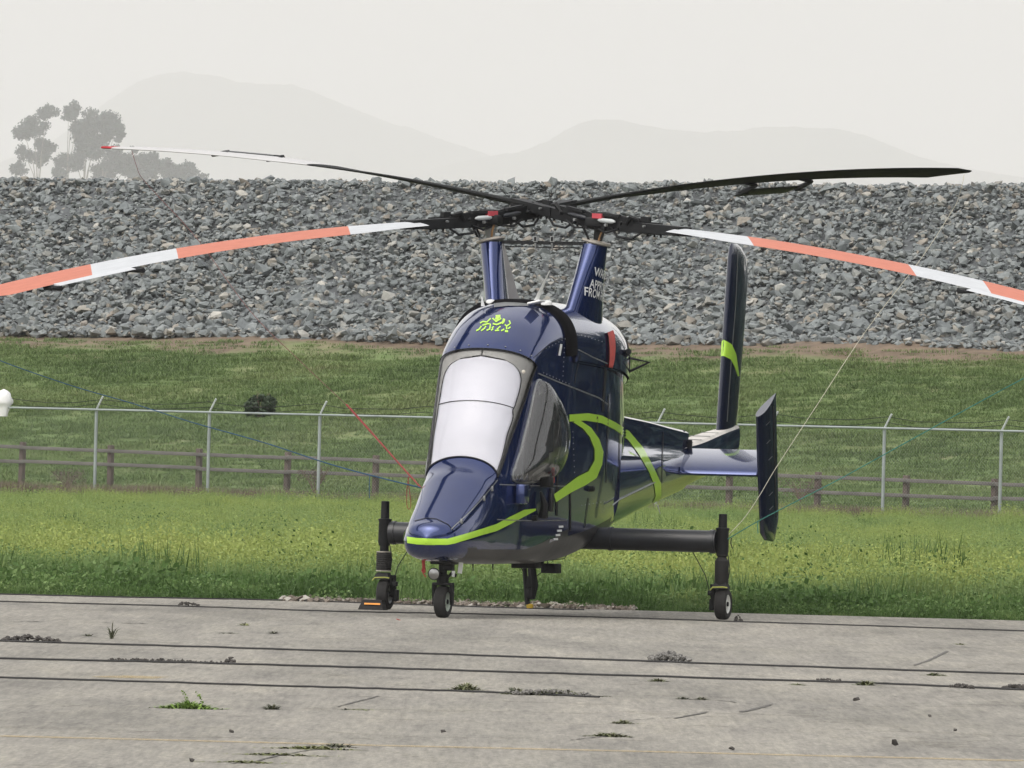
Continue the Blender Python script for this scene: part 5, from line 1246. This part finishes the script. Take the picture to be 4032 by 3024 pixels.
# ------------------------------------------------------------------ cables, debris and weeds on the pavement
M['cable'] = simple('weathered_black_cable', (.03, .03, .03), .8, 0, 0, .3, 4)
def cable(pts, r, label):
    P_ = []
    for (px, py) in pts: P_.append(ground(px, py, r))
    fine = [Vector(p) for p in cat_rom([list(p) for p in P_], 14)]; o = fine[0].copy(); mb = MB()
    fine = [p-o+Vector((.0, .05*mn.noise(Vector((p.x*1.5, p.y, 0))), abs(.006*mn.noise(Vector((p.x*4, 3, 0)))))) for p in fine]
    mb.tube(fine, r, 6); ob = mb.build('cable', M['cable'], None); ob.location = o; tag(ob, label, 'cable', 'cables lying across the pavement')
cable([(-150, 2335), (0, 2339), (500, 2351), (1157, 2364), (1600, 2380), (2016, 2393), (2300, 2401)], .008, 'thin black cable lying nearest the grass verge')
cable([(-150, 2364), (0, 2368), (700, 2386), (1300, 2406), (2016, 2421), (2700, 2440), (2890, 2447), (3500, 2466), (4032, 2484), (4200, 2488)], .008, 'thin black cable passing just behind the nose wheel')
cable([(-150, 2518), (0, 2523), (1000, 2553), (2016, 2585), (3000, 2619), (4032, 2654), (4200, 2660)], .009, 'black cable crossing between the rubble clumps, third from the verge')
cable([(-150, 2588), (0, 2592), (900, 2613), (2016, 2646), (3200, 2682), (3450, 2690), (4032, 2715), (4200, 2720)], .009, 'black cable with crumbs of tar on its left half, fourth from the verge')
cable([(-150, 2663), (0, 2667), (900, 2694), (1732, 2719), (1900, 2724), (2120, 2733), (2360, 2744)], .008, 'black cable nearest the camera, ending in weeds')
M['tar'] = simple('tar_crumbs', (.06, .055, .05), .95, 0, 0, .4, 9, .5, 30); M['rubblec'] = simple('broken_concrete', (.16, .155, .145), .95, 0, 0, .35, 9, .5, 30)
def pile(name, x0, x1, y0, y1, n_, smin, smax, mat, label, cat, grp=None, hump=.02):
    a = ground(x0, y0); b = ground(x1, y1); o = (a+b)/2; r = empty(name, o, label, cat, grp) if 0 else None
    mb = MB()
    for _ in range(n_):
        t = random.random(); p = a.lerp(b, t)-o; h = hump*math.sin(math.pi*t)
        s_ = random.uniform(smin, smax)*.85; q = p+Vector((0, random.gauss(0, .06), random.uniform(.1, .5)*s_+random.random()*h)); bv, bf = random.choice(bases)
        A = Matrix.Rotation(random.uniform(0, 6.28), 3, 'Z') @ Matrix.Rotation(random.uniform(-.5, .5), 3, 'X')
        mb.add([q+A @ Vector((v[0]*s_*.6, v[1]*s_*.45, v[2]*s_*.4)) for v in bv], [tuple(map(int, f)) for f in bf])
    o_ = mb.build(name, mat, None, None); o_.location = o; tag(o_, label, cat, grp)
pile('tar_debris', 0, 240, 2524, 2532, 150, .015, .055, M['tar'], 'long dark clump of tar crumbs at the left edge of the pavement', 'debris', None, .04)
pile('tar_debris', 420, 920, 2600, 2616, 170, .012, .035, M['tar'], 'trail of dark tar crumbs on the cable below the left clump', 'debris', None, .01)
pile('tar_debris', 890, 925, 2612, 2614, 24, .02, .06, M['tar'], 'small dark lump at the right end of the tar crumb trail', 'debris', None, .03)
pile('tar_debris', 705, 785, 2382, 2386, 60, .015, .04, M['tar'], 'small clump of debris on the pavement left of the wheel chock', 'debris', None, .02)
pile('broken_concrete', 2555, 2715, 2600, 2607, 150, .02, .07, M['rubblec'], 'heap of grey broken concrete right of the centre of the pavement', 'rubble', None, .05)
pile('tar_debris', 2018, 2330, 2736, 2742, 120, .015, .05, M['rubblec'], 'grey crumbs under the long grass tuft below the nose', 'debris', None, .03)
pile('tar_debris', 3740, 3830, 2708, 2712, 60, .015, .045, M['tar'], 'dark crumbs on the cable near the right edge', 'debris', None, .02)
pile('tar_debris', 3950, 4060, 2712, 2714, 70, .02, .05, M['tar'], 'dark crumbs at the right edge of the pavement', 'debris', None, .02)
pile('tar_debris', 3215, 3310, 2682, 2686, 24, .015, .04, M['tar'], 'two small dark lumps on the fourth cable', 'debris', None, .01)
pile('tar_debris', 2890, 2920, 2446, 2448, 20, .015, .05, M['tar'], 'tiny dark lump on the cable right of the right main wheel', 'debris', None, .06)
for (px, py, s_, lb) in ((3525, 2936, .038, 'dark stone alone on the pavement near the lower right corner'), (3760, 2880, .018, 'tiny dark pebble right of the lone stone'), (3660, 2825, .02, 'tiny pebble above the lone stone'), (755, 3000, .02, 'tiny pebble at the bottom left'), (910, 2885, .02, 'tiny pebble above the yellow line at left'), (2880, 2955, .022, 'tiny pebble left of the lone stone'), (3370, 2760, .03, 'small dark pebble below the fourth cable at right'), (1745, 2886, .02, 'tiny pebble above the yellow line at centre')):
    bv, bf = random.choice(bases); mb = MB(); mb.add([Vector((v[0]*s_, v[1]*s_*.8, v[2]*s_*.6+s_*.5)) for v in bv], [tuple(map(int, f)) for f in bf]); o = mb.build('pebble', M['tar'], None, None); o.location = ground(px, py); tag(o, lb, 'pebble', 'pebbles scattered on the pavement')
def weedmat(nm, c, c2):
    m, n, b = newmat(nm); no = noisy(n, 14); r = ramp(n, [(.35, c), (.65, c2)]); n.links.new(no.outputs[0], r.inputs[0]); n.links.new(r.outputs[0], b.inputs['Base Color']); b.inputs['Roughness'].default_value = .7; return m
M['w1'] = weedmat('fresh_weed', (.09, .17, .02), (.17, .26, .04)); M['w2'] = weedmat('dull_weed', (.07, .09, .03), (.13, .13, .06)); M['w3'] = weedmat('dark_weed', (.04, .05, .025), (.09, .09, .05)); M['moss'] = weedmat('mossy_crack', (.10, .12, .03), (.17, .18, .06))
def weed(px, py, w, h, n_, mat, label, stalk=0, dens=1):
    p = ground(px, py); vs = []; fs = []
    for _ in range(n_):
        x = random.gauss(0, w*.27); y = random.gauss(0, .07); k = max(.15, 1-abs(x)/(w*.6)); a = random.uniform(0, 6.28); H = h*k*random.uniform(.3, 1); L_ = random.uniform(.02, .09)
        dx, dy = math.cos(a)*L_, math.sin(a)*L_; ww = random.uniform(.003, .008); b_ = len(vs); qx, qy = -math.sin(a)*ww, math.cos(a)*ww
        vs += [(x-qx, y-qy, 0), (x+qx, y+qy, 0), (x+dx*.6-qx, y+dy*.6-qy, H*.8), (x+dx*.6+qx, y+dy*.6+qy, H*.8), (x+dx*1.2, y+dy*1.2, H)]; fs += [(b_, b_+1, b_+3, b_+2), (b_+2, b_+3, b_+4)]
    for s_ in range(stalk):
        x = random.uniform(-.1, .25)*w; Hs = h*random.uniform(1.3, 2.0)
        for _ in range(60):
            t = random.random(); c = Vector((x+.02*math.sin(t*4)+random.gauss(0, .006), random.gauss(0, .006), Hs*t)); n_v = Vector((random.gauss(0, 1), random.gauss(0, 1), random.gauss(0, 1))).normalized(); a_ = n_v.orthogonal().normalized()*.008; b2 = n_v.cross(a_)*.7; b_ = len(vs)
            vs += [c+a_, c+b2, c-a_, c-b2]; fs.append((b_, b_+1, b_+2, b_+3))
    o = meshobj('weed', vs, fs, mat); o.location = p; tag(o, label, 'weed', 'weeds growing in the pavement cracks'); return o
weed(742, 2790, .36, .06, 420, M['w1'], 'bright green leafy weed with an upright stalk, on the lower left pavement', 2)
weed(1070, 2793, .09, .045, 90, M['w3'], 'small dark weed right of the bright green leafy one')
weed(1835, 2716, .20, .06, 200, M['w2'], 'olive grass tuft where the nearest cable ends')
weed(2180, 2738, .62, .055, 420, M['w2'], 'long low grass tuft below the nose wheel, over grey crumbs')
weed(2030, 2728, .12, .05, 90, M['w3'], 'small dark tuft at the left end of the long low tuft')
weed(2450, 2849, .13, .03, 90, M['w2'], 'small olive tuft above the spread-out weed, right of centre')
weed(2400, 2900, .26, .03, 190, M['w2'], 'spread-out low olive weed in the lower right centre')
weed(3680, 2660, .16, .03, 110, M['w2'], 'thin olive weed between the third and fourth cables at right')
weed(3410, 2698, .14, .045, 130, M['w2'], 'olive grass tuft standing on the fourth cable at right')
weed(2590, 2683, .14, .03, 90, M['w2'], 'low olive weed under the fourth cable, right of centre')
weed(2690, 2753, .1, .02, 50, M['w3'], 'left one of two tiny dark tufts right of the long low tuft')
weed(2760, 2755, .08, .025, 50, M['w3'], 'right one of two tiny dark tufts right of the long low tuft')
weed(965, 2463, .06, .04, 40, M['moss'], 'tiny yellowish weed below the thin cable at left')
weed(350, 2505, .08, .03, 40, M['w3'], 'tiny dry weed above the third cable at far left')
weed(440, 2515, .03, .16, 14, M['w3'], 'single tall dry stalk above the third cable at far left')
weed(1075, 2495, .06, .03, 40, M['w3'], 'tiny grey weed above the third cable, left of the nose wheel')
weed(900, 2494, .2, .012, 60, M['w3'], 'flat dark weed streak above the third cable at left')
weed(3780, 2538, .08, .02, 40, M['moss'], 'tiny yellow weed above the third cable at far right')
weed(3140, 2697, .12, .015, 50, M['w2'], 'flat weed under the fourth cable, left of the two lumps')
weed(1420, 2795, .2, .01, 40, M['moss'], 'flat yellowish weed streak left of the crack below the nose')
weed(1360, 2795, .05, .01, 20, M['w3'], 'tiny flat weed at the left of the crack below the nose')
def crack(pts, w, mat, label, n_=0):
    o = gstrip('crack', pts, w, mat, .004, pave, .5); return o
M['crack'] = simple('dark_crack', (.10, .095, .085), 1, 0, 0, .3, 9)  # even dark grey of the pavement cracks
def subdiv(pts, k=8):
    o = []
    for (a, b), (c, d) in zip(pts, pts[1:]):
        for i in range(k): t = i/k; o.append((a+(c-a)*t+random.uniform(-2, 2), b+(d-b)*t+random.uniform(-1.2, 1.2)))
    return o+[pts[-1]]
for pts_, w, m_ in (([(905, 3008), (1000, 3000), (1100, 2975), (1200, 2958), (1290, 2945), (1400, 2934)], .05, 'crack'), ([(3600, 2620), (3660, 2600), (3730, 2565)], .07, 'crack'), ([(2920, 2805), (2980, 2790), (3040, 2775)], .09, 'crack'), ([(2650, 2830), (2720, 2818), (2790, 2803)], .07, 'crack'),
                   ([(1330, 2785), (1400, 2765), (1490, 2742)], .05, 'crack'), ([(2600, 2752), (2800, 2756), (2960, 2772), (3100, 2778)], .04, 'crack'), ([(2250, 2915), (2330, 2905), (2420, 2898)], .05, 'crack'), ([(3750, 2545), (3900, 2558)], .05, 'crack'), ([(350, 2450), (500, 2455), (640, 2457)], .12, 'crack'), ([(20, 2450), (100, 2449), (180, 2446)], .06, 'crack'), ([(2450, 2838), (2560, 2832), (2660, 2826)], .03, 'crack'), ([(3470, 2740), (3600, 2750), (3900, 2740)], .03, 'crack'), ([(2690, 2519), (2780, 2524)], .05, 'crack')):
    gstrip('crack', subdiv(pts_), w*.4, M[m_], .004, pave, .6)
weed(1235, 2950, .5, .025, 220, M['moss'], 'low yellow green moss along the crack at the bottom, left of centre')
weed(1100, 2974, .5, .018, 200, M['moss'], 'low moss at the middle of the crack at the bottom left')
weed(960, 3003, .4, .015, 150, M['moss'], 'low moss at the left end of the crack at the bottom left')
weed(1330, 2942, .22, .03, 90, M['w3'], 'dark weed tuft at the right end of the mossy crack')
mb = MB(); mb.box((0, 0, .004), (.05, .02, .006)); o = mb.build('red_scrap', M['red'], None); o.location = ground(1570, 2442); o.rotation_euler = (0, .3, .5); tag(o, 'tiny red scrap on the pavement left of the nose wheel', 'litter')


# ------------------------------------------------------------------ haze
hm = bpy.data.materials.new('haze'); hm.use_nodes = True; n = hm.node_tree; n.nodes.clear()
pvn = n.nodes.new('ShaderNodeVolumePrincipled'); pvn.inputs['Color'].default_value = (.972, .958, .98, 1); pvn.inputs['Density'].default_value = .00008; pvn.inputs['Anisotropy'].default_value = 0.0
on = n.nodes.new('ShaderNodeOutputMaterial'); n.links.new(pvn.outputs[0], on.inputs['Volume'])
hb = MB(); hb.box((0, 17700, 584), (9000, 38600, 1172)); hz = hb.build('haze', hm, None, None); tag(hz, 'thin pale haze filling the air out to the far hills', 'haze', kind='stuff')
